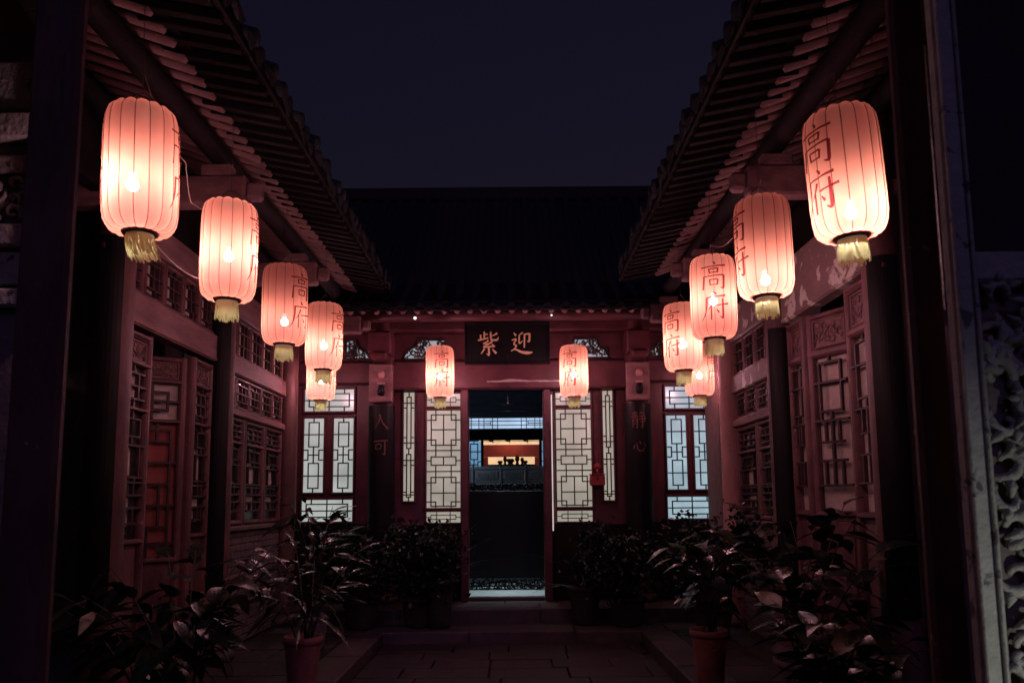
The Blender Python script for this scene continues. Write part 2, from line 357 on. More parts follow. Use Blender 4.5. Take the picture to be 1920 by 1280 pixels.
# ------------------------------------------------------------------ joinery
def frame_of(p0, p1, side):
    p0 = Vector((*p0, 0)); p1 = Vector((*p1, 0)); u = (p1 - p0).normalized(); n = Vector((-u.y, u.x, 0)) * side
    return p0, u, n, (p1 - p0).length
def obar(mb, F, u0, u1, z0, z1, d0, d1, b=.004):
    """bar in a panel frame: along u, up z, depth d (towards the yard)"""
    p0, u, n, L = F
    t = MB().bbox(u0, d0, z0, u1, d1, z1, b)
    vs = [p0 + u * x + n * yv + Vector((0, 0, zv)) for x, yv, zv in t.v]
    flip = (u.cross(Vector((0, 0, 1)))).dot(n) > 0
    mb.add(vs, [f[::-1] for f in t.f] if flip else t.f)
def orail(mb, F, u0, u1, z0, z1, d0, d1):
    """rail with a rounded front, lying along u"""
    p0, u, n, L = F; zc, h = (z0 + z1) / 2, (z1 - z0) / 2
    pr = [(d0, z0)] + [(d0 + (d1 - d0) * (.45 + .55 * math.cos(a)), zc + h * math.sin(a)) for a in (R(-80), R(-50), R(-20), R(20), R(50), R(80))] + [(d0, z1)]
    m = len(pr); v = [p0 + u * uu + n * d + Vector((0, 0, z)) for uu in (u0, u1) for d, z in pr]
    mb.add(v, [(j, (j + 1) % m, (j + 1) % m + m, j + m) for j in range(m)] + [tuple(range(m))[::-1], tuple(range(m, 2 * m))], False)
def ostile(mb, F, u0, u1, z0, z1, d0, d1):
    p0, u, n, L = F; uc, h = (u0 + u1) / 2, (u1 - u0) / 2
    pr = [(d0, u0)] + [(d0 + (d1 - d0) * (.45 + .55 * math.cos(a)), uc + h * math.sin(a)) for a in (R(-80), R(-50), R(-20), R(20), R(50), R(80))] + [(d0, u1)]
    m = len(pr); v = [p0 + u * uu + n * d + Vector((0, 0, z)) for z in (z0, z1) for d, uu in pr]
    mb.add(v, [(j, (j + 1) % m, (j + 1) % m + m, j + m) for j in range(m)] + [tuple(range(m))[::-1], tuple(range(m, 2 * m))], False)
def H(t, a=0, b=1): return ((a, t), (b, t))
def V(u, a=0, b=1): return ((u, a), (u, b))
def rect(u0, u1, t0, t1): return [H(t0, u0, u1), H(t1, u0, u1), V(u0, t0, t1), V(u1, t0, t1)]
# patterns: u from the left, t from the top
PAT = {
 'lamp': [V(.5, 0, .055)] + rect(.25, .77, .055, .385) + [H(.22), V(.5, .385, .61)] + rect(-.02, .22, .43, .565) + rect(.78, 1.02, .43, .565) + [H(.497, .22, .78)] + rect(.25, .77, .61, .945) + [H(.78), V(.5, .945, 1)],
 'transom': rect(.09, .91, .2, .8) + [H(.51), V(.5), V(.19, 0, .2), V(.81, 0, .2), V(.19, .8, 1), V(.81, .8, 1)],
 'door': rect(.13, .87, .045, .36) + [H(.1, 0, .27), H(.1, .73, 1), V(.27, 0, .1), V(.73, 0, .1), H(.305, 0, .27), H(.305, .73, 1), V(.27, .305, .48), V(.73, .305, .48), V(.5, .045, .36), H(.2, .13, .87), H(.415)]
   + rect(.13, .87, .48, .565) + [V(.5, .48, .565), H(.52, 0, .13), H(.52, .87, 1), H(.63), V(.27, .565, .745), V(.73, .565, .745)] + rect(.13, .87, .69, .985) + [H(.745, 0, .27), H(.745, .73, 1), V(.5, .69, .985), H(.85, .13, .87), H(.94, 0, .27), H(.94, .73, 1), V(.27, .94, 1), V(.73, .94, 1)],
 'strip': [V(.5, 0, .045)] + rect(.3, .7, .045, .52) + [H(.1), H(.145, 0, .3), H(.145, .7, 1), H(.42, 0, .3), H(.42, .7, 1), H(.47), V(.5, .52, .575)] + rect(.3, .7, .575, .965) + [H(.63), H(.675, 0, .3), H(.675, .7, 1), H(.92, 0, .3), H(.92, .7, 1), H(.945), V(.5, .965, 1)],
 'small': rect(.13, .87, .3, .7) + [V(.3), V(.7), H(.5, 0, .13), H(.5, .87, 1)],
 'grid': [V(.33, .18, .82), V(.67, .18, .82), H(.18, .1, .9), H(.82, .1, .9), H(.5), V(.5, 0, .18), V(.5, .82, 1)],
 'fine': [V(.33), V(.67), H(.3), H(.7)],
 'shen': [V(.5)] + rect(.2, .8, .25, .75) + [H(.5, 0, 1)],
 'tall': rect(.2, .8, .06, .2) + [V(.5, .2, .27), V(.2, .27, .52), V(.8, .27, .52), V(.5, 0, .06), H(.27), H(.52), H(.56), V(.35, .52, .66), V(.65, .52, .66), H(.66), H(.76), V(.35, .76, .88), V(.65, .76, .88), H(.88, .2, .8)],
 'wide': rect(.12, .88, .05, .3) + [V(.5, 0, .05), V(.5, .78, .9), V(.38, 0, .14), V(.62, 0, .14), H(.14, .12, .88), H(.3), V(.3, .46, .78), V(.7, .46, .78), V(.88, .3, .9), H(.46, .12, .88), H(.62), H(.78, .12, .88), V(.5, .9, 1), V(.25, .9, 1), V(.75, .9, 1), H(.9)],
 'post': rect(.18, .82, .04, .36) + [V(.5, .36, .42), V(.18, .36, .42), V(.5, 0, .04), H(.17), H(.42), V(.3, .42, .56), V(.5, .42, .56), V(.7, .42, .56), H(.56, .2, .8), V(.5, .56, .68), H(.68, .15, .85), V(.25, .68, .84), V(.5, .68, .84), V(.75, .68, .84), H(.84)],
}
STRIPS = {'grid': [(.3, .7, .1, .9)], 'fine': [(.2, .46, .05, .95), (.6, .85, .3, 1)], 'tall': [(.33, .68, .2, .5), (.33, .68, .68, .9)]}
def curl(c, r, a0, turns, n=14, e1=(1, 0, 0), e2=(0, 0, 1), lift=(0, 0, 0), rad=.01):
    e1, e2, lift = Vector(e1), Vector(e2), Vector(lift); P = []; RR = []
    for i in range(n):
        t = i / (n - 1); a = a0 + turns * 2 * math.pi * t; q = r * (1 - .8 * t)
        P.append(Vector(c) + e1 * q * math.cos(a) + e2 * q * math.sin(a) + lift * math.sin(math.pi * t)); RR.append(rad * (1 - .55 * t) * (.5 + .5 * min(1, t * 5)))
    return P, RR
def carve_fill(mb, F, u0, u1, z0, z1, d, rad=.007, seed=0, dens=1.0):
    rn = random.Random(seed); p0, u, n, L = F; w, h = u1 - u0, z1 - z0
    s = min(w, h) * .32; nu = max(2, int(w / s * dens)); nz = max(1, int(h / s * dens))
    for i in range(nu):
        for k in range(nz):
            c = p0 + u * (u0 + w * (i + .5 + rn.uniform(-.2, .2)) / nu) + Vector((0, 0, z0 + h * (k + .5 + rn.uniform(-.2, .2)) / nz)) + n * d
            P, RR = curl(c, s * rn.uniform(.5, .75), rn.uniform(0, 6.28), rn.choice((-1, 1)) * rn.uniform(.6, 1.1), 9, u, (0, 0, 1), n * rad * .8, rad * rn.uniform(.8, 1.2))
            mb.tube(P, RR, 5)
    mb.tube([p0 + u * (u0 + w * t) + Vector((0, 0, z0 + h * (.5 + .28 * math.sin(t * 9 + seed)))) + n * d for t in [i / 16 for i in range(17)]], rad * .9, 5)
def lattice(parent, F, u0, u1, z0, z1, pat, bar=.012, d0=0, d1=.03, pane='paper', pane_d=-.035, mat='darkwood', name='lattice'):
    mb = MB(); w, h = u1 - u0, z1 - z0; k = 0
    for (a, b) in PAT[pat]:
        k += 1; e = .0004 * (k % 7)
        if a[1] == b[1]:
            zz = z1 - h * a[1]; x0, x1 = u0 + w * max(0, min(a[0], b[0])), u0 + w * min(1, max(a[0], b[0]))
            obar(mb, F, max(u0, x0 - bar / 2), min(u1, x1 + bar / 2), zz - bar / 2, zz + bar / 2, d0 + .002, d1 - e - .0015, .002)
        elif 0 <= a[0] <= 1:
            uu = u0 + w * a[0]; t0, t1 = sorted((a[1], b[1])); obar(mb, F, uu - bar / 2, uu + bar / 2, max(z0, z1 - h * t1 - bar / 2), min(z1, z1 - h * t0 + bar / 2), d0, d1 - e, .002)
    la = obj(name, mb, mat, parent)
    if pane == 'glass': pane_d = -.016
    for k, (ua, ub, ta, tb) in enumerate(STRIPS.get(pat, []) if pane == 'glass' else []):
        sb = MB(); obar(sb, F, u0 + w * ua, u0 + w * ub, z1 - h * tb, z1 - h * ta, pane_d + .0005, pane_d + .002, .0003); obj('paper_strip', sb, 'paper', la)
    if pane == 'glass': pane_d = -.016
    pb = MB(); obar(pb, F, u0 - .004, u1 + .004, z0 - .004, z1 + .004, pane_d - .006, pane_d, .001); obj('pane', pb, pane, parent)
    return la
def panel(hall, name, p0, p1, side, secs, z0, z1, st=.05, rail=.04, mat='leafframe', depth=.06, seed=0, **kw):
    """framed leaf: secs = [(za, zb, what[, pane])]; the frame mesh is the part, the fillings its sub-parts"""
    F = frame_of(p0, p1, side); L = F[3]; fr = MB()
    ostile(fr, F, 0, st, z0, z1, -depth * .5, depth * .5); ostile(fr, F, L - st, L, z0, z1, -depth * .5, depth * .5)
    edges = sorted({round(z, 4) for s_ in secs for z in s_[:2]})
    orail(fr, F, st * .6, L - st * .6, z1 - rail, z1 + .001, -depth * .5, depth * .5 + .004)
    orail(fr, F, st * .6, L - st * .6, z0 - .001, z0 + rail, -depth * .5, depth * .5 + .004)
    ss = sorted(secs, key=lambda q: q[0])
    for a, b in zip(ss[:-1], ss[1:]):
        orail(fr, F, st * .6, L - st * .6, a[1], b[0], -depth * .5, depth * .5 + .004)
    if ss[0][0] > z0 + rail + .01: orail(fr, F, st * .6, L - st * .6, z0 + rail, ss[0][0], -depth * .5, depth * .5)
    if ss[-1][1] < z1 - rail - .01: orail(fr, F, st * .6, L - st * .6, ss[-1][1], z1 - rail, -depth * .5, depth * .5)
    o = obj(name, fr, mat, hall)
    for i, s_ in enumerate(secs):
        za, zb, what = s_[:3]
        if what == 'carve':
            b = MB(); obar(b, F, st - .005, L - st + .005, za - .005, zb + .005, -.02, -.008, .001)
            for (ua, ub, zc, zd) in ((st, L - st, za, za + .012), (st, L - st, zb - .012, zb), (st, st + .012, za + .012, zb - .012), (L - st - .012, L - st, za + .012, zb - .012)): obar(b, F, ua, ub, zc, zd, -.008, .012, .003)
            carve_fill(b, F, st + .02, L - st - .02, za + .02, zb - .02, 0, .0065, seed + i)
            obj('carved_panel', b, 'carving', o)
        elif what == 'solid':
            b = MB(); obar(b, F, st - .005, L - st + .005, za - .005, zb + .005, -.02, -.004, .001)
            obar(b, F, st + .03, L - st - .03, za + .03, zb - .03, -.004, .008, .006); obj('board', b, mat, o)
        else:
            lattice(o, F, st, L - st, za, zb, what, pane=(s_[3] if len(s_) > 3 else 'paper'), **kw)
    return o

# ------------------------------------------------------------------ the two side halls
rafter_me = None
def side_hall(s, name, label, cols, cfg):
    h = thing(name, label, 'building', (s * 3.2, 5, 0), world=True)
    X = 2.5 * s; nside = 1 if s < 0 else 1
    yb = cols[-1]
    for i, cy in enumerate(cols):
        pm = cfg['colmat'][i]
        prof = [(.135, .15), (.135, .2), (.118, .24), (.116, 1.5), (.112, 3.0), (.108, 3.9)]
        obj('column', MB().lathe(prof, 20, (2.45 * s, cy, 0)), pm, h)
        obj('column_base', MB().lathe([(.0, .13), (.17, .13), (.19, .17), (.19, .2), (.15, .235), (.12, .24)], 20, (2.45 * s, cy, 0)), 'kerb', h)
        # tie beam over the walk with its carved head sticking out past the purlin
        b = MB(); b.bbox(1.62 * s, cy - .06, 3.38, 3.3 * s, cy + .06, 3.58, .015)
        b.bbox(1.52 * s, cy - .045, 3.42, 1.62 * s, cy + .045, 3.54, .02)
        obj('tie_beam', b, 'beam', h)
        obj('purlin_bracket', MB().bbox(1.72 * s, cy - .05, 3.58, 1.92 * s, cy + .05, 3.66, .01), 'beam', h)
    # eaves: purlins, rafters, flying rafters, boards, drip tiles, roof
    obj('purlin', MB().tube([(1.82 * s, .9, 3.735), (1.82 * s, yb + .35, 3.735)], .07, 12), 'soot_shade', h)
    obj('purlin', MB().tube([(2.45 * s, .9, 3.95), (2.45 * s, yb + .35, 3.95)], .075, 12), 'soot_shade', h)
    sl = .35; ex = cfg['ex']
    rm = MB().tube([((1.47 + ex) * s, 0, 3.735 + ex * sl), (2.7 * s, 0, 3.735 + 1.23 * sl)], .025, 8).mesh('rafter', M['rafter'])
    fm = MB().bbox(-.23, -.024, -.024, .23, .024, .024, .004)
    fv = [((1.36 + ex) * s + x * s, y_, 3.79 + x * .2 + z_) for x, y_, z_ in fm.v]; fmm = MB().add(fv, fm.f).mesh('flying_rafter', M['soot_shade'])
    y = 1.0; k = 0
    yend = cfg['eave_end']
    while y < yend - .05:
        o = obj('rafter', rm, None, h, (0, y + random.uniform(-.008, .008), random.uniform(-.006, .006))); o.rotation_euler = (0, 0, random.uniform(-.006, .006))
        o = obj('flying_rafter', fmm, None, h, (0, y + random.uniform(-.006, .006), random.uniform(-.005, .005)))
        y += .128
    eb = MB()
    def slab(x0, z0, x1, z1, th, ya, yb_, mb):
        v = [(x0 * s, ya, z0), (x1 * s, ya, z1), (x1 * s, ya, z1 + th), (x0 * s, ya, z0 + th), (x0 * s, yb_, z0), (x1 * s, yb_, z1), (x1 * s, yb_, z1 + th), (x0 * s, yb_, z0 + th)]
        mb.add(v, [(0, 1, 2, 3), (7, 6, 5, 4), (0, 4, 5, 1), (1, 5, 6, 2), (2, 6, 7, 3), (3, 7, 4, 0)])
    slab(1.42 + ex, 3.755 + ex * sl, 2.8, 3.755 + 1.38 * sl, .02, .8, yend, eb)
    obj('roof_boards', eb, 'soot_shade', h)
    eb = MB(); slab(1.14 + ex, 3.775, 1.62 + ex, 3.87, .02, .8, yend, eb); slab(1.11 + ex, 3.76, 1.14 + ex, 3.76, .06, .8, yend, eb); obj('eave_board', eb, 'soot_shade', h)
    eb = MB(); slab(1.16 + ex, 3.81, 4.4, 3.81 + 3.24 * .42, .1, .8, yend, eb); obj('roof', eb, 'tile', h)
    # drip tiles and round tile ends along the edge
    dt = MB(); n = 8
    pts = [(math.cos(math.pi * (1 + i / n)) * .062, math.sin(math.pi * (1 + i / n)) * .03) for i in range(n + 1)]
    v = [(0, a, b) for a, b in pts] + [(0, a, b + .014) for a, b in pts] + [(.22, a, b + .08) for a, b in pts] + [(.22, a, b + .094) for a, b in pts]
    m = n + 1; f = []
    for j in range(n): f += [(j, j + 1, j + 1 + 2 * m, j + 2 * m), (j + m, j + 3 * m, j + 1 + 3 * m, j + 1 + m), (j, j + m, j + 1 + m, j + 1)]
    dt.add(v, f); dt.poly([(-.004, -.058, 0), (-.004, -.03, -.045), (-.004, 0, -.075), (-.004, .03, -.045), (-.004, .058, 0), (-.004, 0, .004)], (.012, 0, 0))
    dtm = MB().add([(x * s, y_, z_) for x, y_, z_ in dt.v], dt.f).mesh('drip_tile', M['tile'])
    rt = MB().tube([(0, 0, .03), (.25 * s, 0, .12)], .042, 10); rt.lathe([(.0, 0), (.036, 0), (.046, .008), (.046, .02)], 10)
    # the end disc faces the yard
    rt = MB().tube([(-.012 * s, 0, .028), (.0, 0, .03), (.25 * s, 0, .12)], [.047, .047, .043], 10)
    rtm = rt.mesh('round_tile', M['tile'])
    y = 1.0
    while y < yend - .1:
        obj('drip_tile', dtm, None, h, ((1.08 + ex) * s + random.uniform(-.02, .02), y + random.uniform(-.008, .008), 3.815 + random.uniform(-.018, .018))).rotation_euler = (random.uniform(-.2, .2), random.uniform(-.08, .08), random.uniform(-.06, .06))
        obj('round_tile', rtm, None, h, ((1.10 + ex) * s + random.uniform(-.025, .02), y + .085, 3.835 + random.uniform(-.012, .012))).rotation_euler = (0, random.uniform(-.05, .05), random.uniform(-.05, .05))
        y += .17
    # rear wall and wall head
    obj('rear_wall', MB().box(4.0 * s, .9, 0, 4.2 * s, 9.2, 5.0), 'brick', h)
    obj('wall_head', MB().box(2.52 * s, 1, 3.47, 2.62 * s, yb + .3, 4.1), 'soot_shade', h)
    # bays
    for bay in cfg['bays']:
        ya, yb2 = bay['y']
        ya += .1; yb2 -= .1
        for (z0, z1, mat) in bay['beams']:
            b = MB(); b.bbox(X - .06 * s, ya, z0, X + .07 * s, yb2, z1, .015)
            b.bbox(X - .067 * s, ya + .02, z0 + .008, X - .06 * s, yb2 - .02, z0 + .03, .003)
            obj('beam', b, mat, h)
        for (z0, z1, nw, pat) in bay['lattices']:
            w = (yb2 - ya) / nw
            for i in range(nw):
                a, b_ = ya + w * i, ya + w * (i + 1)
                p, q = ((X, b_ - .004), (X, a + .004)) if s > 0 else ((X, a + .004), (X, b_ - .004))
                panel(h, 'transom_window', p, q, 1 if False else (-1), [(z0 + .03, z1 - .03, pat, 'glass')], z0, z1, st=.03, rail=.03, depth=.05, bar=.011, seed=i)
        for (ya_, yb_, z0, z1, secs, nm) in bay['panels']:
            p, q = ((X, yb_), (X, ya_)) if s > 0 else ((X, ya_), (X, yb_))
            panel(h, nm, p, q, -1, secs, z0, z1, st=.055, rail=.045, depth=.075, seed=int(ya_ * 10), bar=.016)
        if 'leaf' in bay:
            (hx, hy, ang, w, z0, z1, secs) = bay['leaf']
            e = (hx + s * w * math.sin(ang), hy - w * math.cos(ang))
            p, q = ((hx, hy), e) if s > 0 else (e, (hx, hy))
            panel(h, 'door_leaf', p, q, -1, secs, z0, z1, st=.06, rail=.045, depth=.05, seed=3, bar=.02)
        if 'dado' in bay:
            z0, z1 = bay['dado']; obj('sill', MB().bbox(X - .08 * s, ya, z1, X + .08 * s, yb2, z1 + .05, .012), 'leafframe', h)
            dw = obj('dado_wall', MB().box(X + .0 * s, ya, z0, X + .1 * s, yb2, z1), 'brick', h)
            zz = z0; r_ = 0
            while zz < z1 - .03:
                yy = ya + (0 if r_ % 2 else -.12)
                while yy < yb2:
                    a, b_ = max(yy, ya), min(yy + .24, yb2)
                    if b_ - a > .04: obj('brick', MB().bbox(X - .02 * s, a + .005, zz + .004, X + .01 * s, b_ - .005, min(zz + .066, z1) - .004, .004), 'brick', dw)
                    yy += .24
                zz += .066; r_ += 1
    # end pier towards the entrance with its carved brick face
    pr = obj('end_pier', MB().box(1.84 * s, 3.03, 0, 2.6 * s, 3.09, 3.7), 'brick', h)
    Fp = frame_of((1.84 * s, 3.03), (2.6 * s, 3.03), -s if s > 0 else 1)
    Fp = (Vector((min(1.84 * s, 2.6 * s), 3.03, 0)), Vector((1, 0, 0)), Vector((0, -1, 0)), .76)
    cb = MB(); zz = 2.3
    for (a, b_, dd) in ((2.26, 2.34, .05), (2.36, 2.5, .02), (2.52, 2.62, .04), (2.84, 2.92, .035), (2.98, 3.1, .06), (3.12, 3.34, .03)): obar(cb, Fp, .03, .73, a, b_, 0, dd, .012)
    carve_fill(cb, Fp, .05, .71, 2.63, 2.83, .01, .016, 5)
    obar(cb, Fp, (.0 if s > 0 else .73), (.03 if s > 0 else .76), 2.2, 3.36, 0, .07, .01)
    obj('carved_brickwork', cb, 'stonecarve', pr)
    return h

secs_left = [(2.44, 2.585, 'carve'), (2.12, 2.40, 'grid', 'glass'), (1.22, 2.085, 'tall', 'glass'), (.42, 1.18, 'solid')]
secs_right = [(2.64, 2.87, 'carve'), (1.36, 2.56, 'post'), (.42, 1.31, 'solid')]
side_hall(-1, 'side_hall', 'dark timber side hall on the left with transom windows over an ajar door', [4.70, 6.47, 8.42], dict(
    ex=.13, colmat=['column', 'column', 'column'], eave_end=8.15, bays=[
    dict(y=(4.70, 6.47), beams=[(3.25, 3.47, 'beam'), (2.67, 2.905, 'beam')], lattices=[(2.907, 3.248, 5, 'grid')],
         panels=[(4.80, 5.27, .16, 2.64, secs_left, 'fixed_leaf'), (5.97, 6.36, .16, 2.64, secs_left, 'fixed_leaf')],
         leaf=(-2.52, 5.95, R(56), .5, .17, 2.62, [(2.44, 2.575, 'carve'), (2.12, 2.40, 'shen', 'palepaper'), (1.05, 2.085, 'wide', 'redpaper'), (.35, 1.0, 'solid')])),
    dict(y=(6.47, 8.42), beams=[(3.19, 3.47, 'beam'), (2.64, 2.82, 'beam'), (2.26, 2.335, 'beam')], lattices=[(2.822, 3.188, 5, 'fine'), (2.337, 2.638, 5, 'grid')],
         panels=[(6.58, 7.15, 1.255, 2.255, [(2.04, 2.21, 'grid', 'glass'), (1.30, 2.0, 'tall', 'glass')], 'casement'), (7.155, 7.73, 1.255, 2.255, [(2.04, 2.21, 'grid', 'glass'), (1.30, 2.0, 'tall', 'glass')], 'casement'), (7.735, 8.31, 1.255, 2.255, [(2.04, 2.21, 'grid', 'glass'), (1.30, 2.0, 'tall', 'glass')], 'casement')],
         dado=(.15, 1.2))]))
side_hall(1, 'side_hall', 'dark timber side hall on the right with peeling beam above a half-open door', [4.62, 6.44, 7.98], dict(
    ex=.13, colmat=['column', 'column', 'palecolumn'], eave_end=7.7, bays=[
    dict(y=(4.62, 6.44), beams=[(2.955, 3.47, 'peeling')], lattices=[],
         panels=[(4.72, 5.2, .16, 2.93, secs_right, 'fixed_leaf'), (5.97, 6.33, .16, 2.93, secs_right, 'fixed_leaf')],
         leaf=(2.5, 5.95, R(25), .44, .17, 2.92, secs_right)),
    dict(y=(6.44, 7.98), beams=[(3.115, 3.47, 'peeling'), (2.56, 2.75, 'peeling'), (2.2, 2.29, 'beam')], lattices=[(2.752, 3.113, 4, 'fine'), (2.292, 2.558, 4, 'grid')],
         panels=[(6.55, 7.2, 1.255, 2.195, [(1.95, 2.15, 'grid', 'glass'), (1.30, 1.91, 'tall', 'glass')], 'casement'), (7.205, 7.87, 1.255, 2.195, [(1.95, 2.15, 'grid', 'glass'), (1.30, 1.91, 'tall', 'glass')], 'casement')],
         dado=(.15, 1.2))]))

# ------------------------------------------------------------------ the gate hall
gh = thing('gate_hall', 'timber gate hall across the end of the court with lit lattice windows', 'building', (.03, 9.5, .29), world=True)
b = MB()
for q in ((-3.6, -.52, .27, 3.5), (.57, 3.6, .27, 3.5), (-.52, .57, 2.83, 3.5)): b.box(q[0], 9.06, q[2], q[1], 9.16, q[3])
obj('wall', b, 'lacquer', gh)
b = MB()
for (x0, x1, z0, z1) in ((-2.5, -1.6, .29, 1.2), (-1.3, -.53, .29, 1.18), (.58, 1.46, .29, 1.18), (1.72, 2.6, .29, 1.2)): obj('dado_board', MB().bbox(x0, 9.02, z0, x1, 9.058, z1, .01), 'soot_shade', gh)  # near-black tone puts the shade of the lower wall into the boards
obj('lintel', MB().bbox(-1.35, 8.9, 2.80, 1.49, 9.05, 3.15, .02), 'lacquer', gh)
ln = bpy.data.objects['lintel']; rn = random.Random(4)
up = [(x, 2.895 + rn.uniform(0, .008) + .018 * math.exp(-((x - .12) / .16) ** 2)) for x in [-.2 + .04 * i for i in range(24)]]
obj('worn_edge', MB().poly([(x, 8.897, z) for x, z in up] + [(x, 8.897, 2.884 + rn.uniform(-.004, .004)) for x, z in reversed(up)], (0, .004, 0)), 'paper', ln)
obj('lintel', MB().bbox(-2.6, 8.92, 2.88, -1.56, 9.05, 3.15, .02), 'lacquer', gh)
obj('lintel', MB().bbox(1.72, 8.92, 2.88, 2.7, 9.05, 3.15, .02), 'lacquer', gh)
obj('frieze_board', MB().bbox(-2.7, 9.0, 3.155, 2.8, 9.055, 3.5, .004), 'lacquer', gh)
obj('eave_beam', MB().bbox(-2.7, 8.86, 3.505, 2.8, 9.06, 3.68, .02), 'lacquer', gh)
for x in (-1.455, 1.6):
    obj('column', MB().lathe([(.15, .29), (.15, .34), (.132, .38), (.13, 2), (.125, 3.7)], 20, (x, 8.95, 0)), 'lacquer', gh)
    obj('column_base', MB().lathe([(.0, .27), (.19, .27), (.21, .31), (.2, .35), (.14, .38)], 20, (x, 8.95, 0)), 'kerb', gh)
    bb = MB().bbox(x - .14, 8.62, 3.2, x + .14, 9.0, 3.46, .02); bb.bbox(x - .1, 8.55, 3.12, x + .1, 8.9, 3.2, .02)
    obj('beam_head', bb, 'lacquer', gh)
# door opening: jambs, threshold, head
obj('jamb', MB().bbox(-.52, 8.93, .29, -.425, 9.15, 2.80, .012), 'lacquer', gh)
obj('jamb', MB().bbox(.475, 8.93, .29, .57, 9.15, 2.80, .012), 'lacquer', gh)
obj('threshold', MB().bbox(-.42, 9.0, .28, .47, 9.08, .335, .01), 'darkwood', gh)
def win(name, x0, x1, z0, z1, pat, pane, fr=.03, bar=.0145, y=9.035):
    panel(gh, name, (x0 - fr, y), (x1 + fr, y), -1, [(z0, z1, pat, pane)], z0 - fr, z1 + fr, st=fr, rail=fr, mat='lacquer', depth=.04, bar=bar, d1=.016, pane_d=-.004)
for (x0, x1, p) in ((-2.425, -1.83, 'paneleft'), (1.975, 2.545, 'paneright')):
    win('transom_window', x0, x1, 2.565, 2.83, 'transom', p)
    win('lower_window', x0 - .01, x1, 1.235, 1.49, 'transom', p)
    m_ = (x0 + x1) / 2
    win('casement', x0, x0 + .235, 1.582, 2.475, 'lamp', p, .028); win('casement', x1 - .235, x1, 1.582, 2.475, 'lamp', p, .028)
win('side_light', -1.216, -1.09, 1.47, 2.785, 'strip', 'panewarm', .025); win('side_light', 1.205, 1.325, 1.46, 2.785, 'strip', 'panewarm', .025)
for (x0, x1) in ((-.935, -.53), (.635, 1.055)):
    win('transom_window', x0, x1, 2.615, 2.765, 'small', 'panewarm', .025, .01)
    win('door_leaf', x0, x1, 1.385, 2.56, 'door', 'panewarm', .03, .014)
    win('door_leaf', x0, x1, 1.21, 1.335, 'small', 'panewarm', .02, .01)
obj('door_gap', MB().bbox(.573, 9.01, 1.1, .588, 9.055, 2.74, .002), 'gapglow', gh)
# frieze openwork, lit from behind
def fret(pts, seed):
    o = obj('openwork', MB().poly([(x, 8.985, z) for x, z in pts], (0, .01, 0)), 'panefret', gh)
    rn = random.Random(seed); mb = MB(); xs = [p[0] for p in pts]; zs = [p[1] for p in pts]
    def inside(x, z):
        c = False
        for i in range(len(pts)):
            (xa, za), (xb, zb) = pts[i - 1], pts[i]
            if (za > z) != (zb > z) and x < (xb - xa) * (z - za) / (zb - za) + xa: c = not c
        return c
    k = 0
    while k < 42:
        x, z = rn.uniform(min(xs), max(xs)), rn.uniform(min(zs), max(zs))
        if not inside(x, z): continue
        P, RR = curl((x, 8.978, z), rn.uniform(.03, .055), rn.uniform(0, 6.28), rn.choice((-1, 1)) * .9, 10, rad=.011); mb.tube(P, RR, 5); k += 1
    cl = pts + [pts[0]]; mb.tube([(x, 8.979, z) for x, z in cl], .009, 5)
    obj('scrollwork', mb, 'darkwood', o)
fret([(-1.23, 3.19), (-1.16, 3.30), (-1.06, 3.345), (-1.02, 3.42), (-.72, 3.42), (-.74, 3.345), (-.9, 3.33), (-.98, 3.24), (-.78, 3.24), (-.78, 3.19)], 1)
fret([(1.29, 3.19), (1.24, 3.28), (1.16, 3.34), (1.14, 3.42), (.88, 3.42), (.86, 3.35), (1.02, 3.32), (1.08, 3.24), (.92, 3.24), (.92, 3.19)], 2)
fret([(-1.92, 3.2), (-1.92, 3.42), (-1.82, 3.42), (-1.76, 3.32), (-1.68, 3.27), (-1.64, 3.2)], 3)
fret([(1.98, 3.2), (1.98, 3.40), (1.90, 3.37), (1.85, 3.3), (1.78, 3.26), (1.73, 3.2)], 4)
# eaves and roof
obj('purlin', MB().tube([(-3.4, 8.55, 3.62), (3.4, 8.55, 3.62)], .075, 12), 'lacquer', gh)
rm = MB().tube([(0, 8.12, 3.56), (0, 9.1, 4.1)], .035, 8).mesh('rafter', M['rafter'])
x = -2.6
while x < 2.6: obj('rafter', rm, None, gh, (x + random.uniform(-.008, .008), 0, 0)); x += .15
obj('eave_board', MB().bbox(-3.3, 8.04, 3.555, 3.3, 8.1, 3.625, .01), 'soot_shade', gh)
b = MB(); b.add([(-4, 8.05, 3.62), (4, 8.05, 3.62), (4, 9.3, 4.25), (-4, 9.3, 4.25), (-4, 8.05, 3.66), (4, 8.05, 3.66), (4, 9.3, 4.4), (-4, 9.3, 4.4)], [(3, 2, 1, 0), (4, 5, 6, 7), (0, 1, 5, 4), (1, 2, 6, 5), (2, 3, 7, 6), (3, 0, 4, 7)]); obj('roof_boards', b, 'soot_shade', gh)
prof = [(8.0, 3.56), (8.6, 3.96), (9.2, 4.46), (9.8, 5.06), (10.5, 5.85)]
b = MB(); n = len(prof)
b.add([(-4.5, y_, z_) for y_, z_ in prof] + [(4.5, y_, z_) for y_, z_ in prof] + [(-4.5, 13.2, 3.6), (4.5, 13.2, 3.6)], [(i, i + n, i + n + 1, i + 1) for i in range(n - 1)] + [(n - 1, 2 * n - 1, 2 * n + 1, 2 * n)])
obj('roof', b, 'tile', gh)
tm = MB(); v = []; f = []
for i, (y_, z_) in enumerate(prof):
    for j in range(6):
        a = math.pi * j / 5; v.append((.05 * math.cos(a), y_ - .02, z_ + .005 + .05 * math.sin(a)))
for i in range(n - 1):
    for j in range(5): f.append((i * 6 + j, i * 6 + j + 1, (i + 1) * 6 + j + 1, (i + 1) * 6 + j))
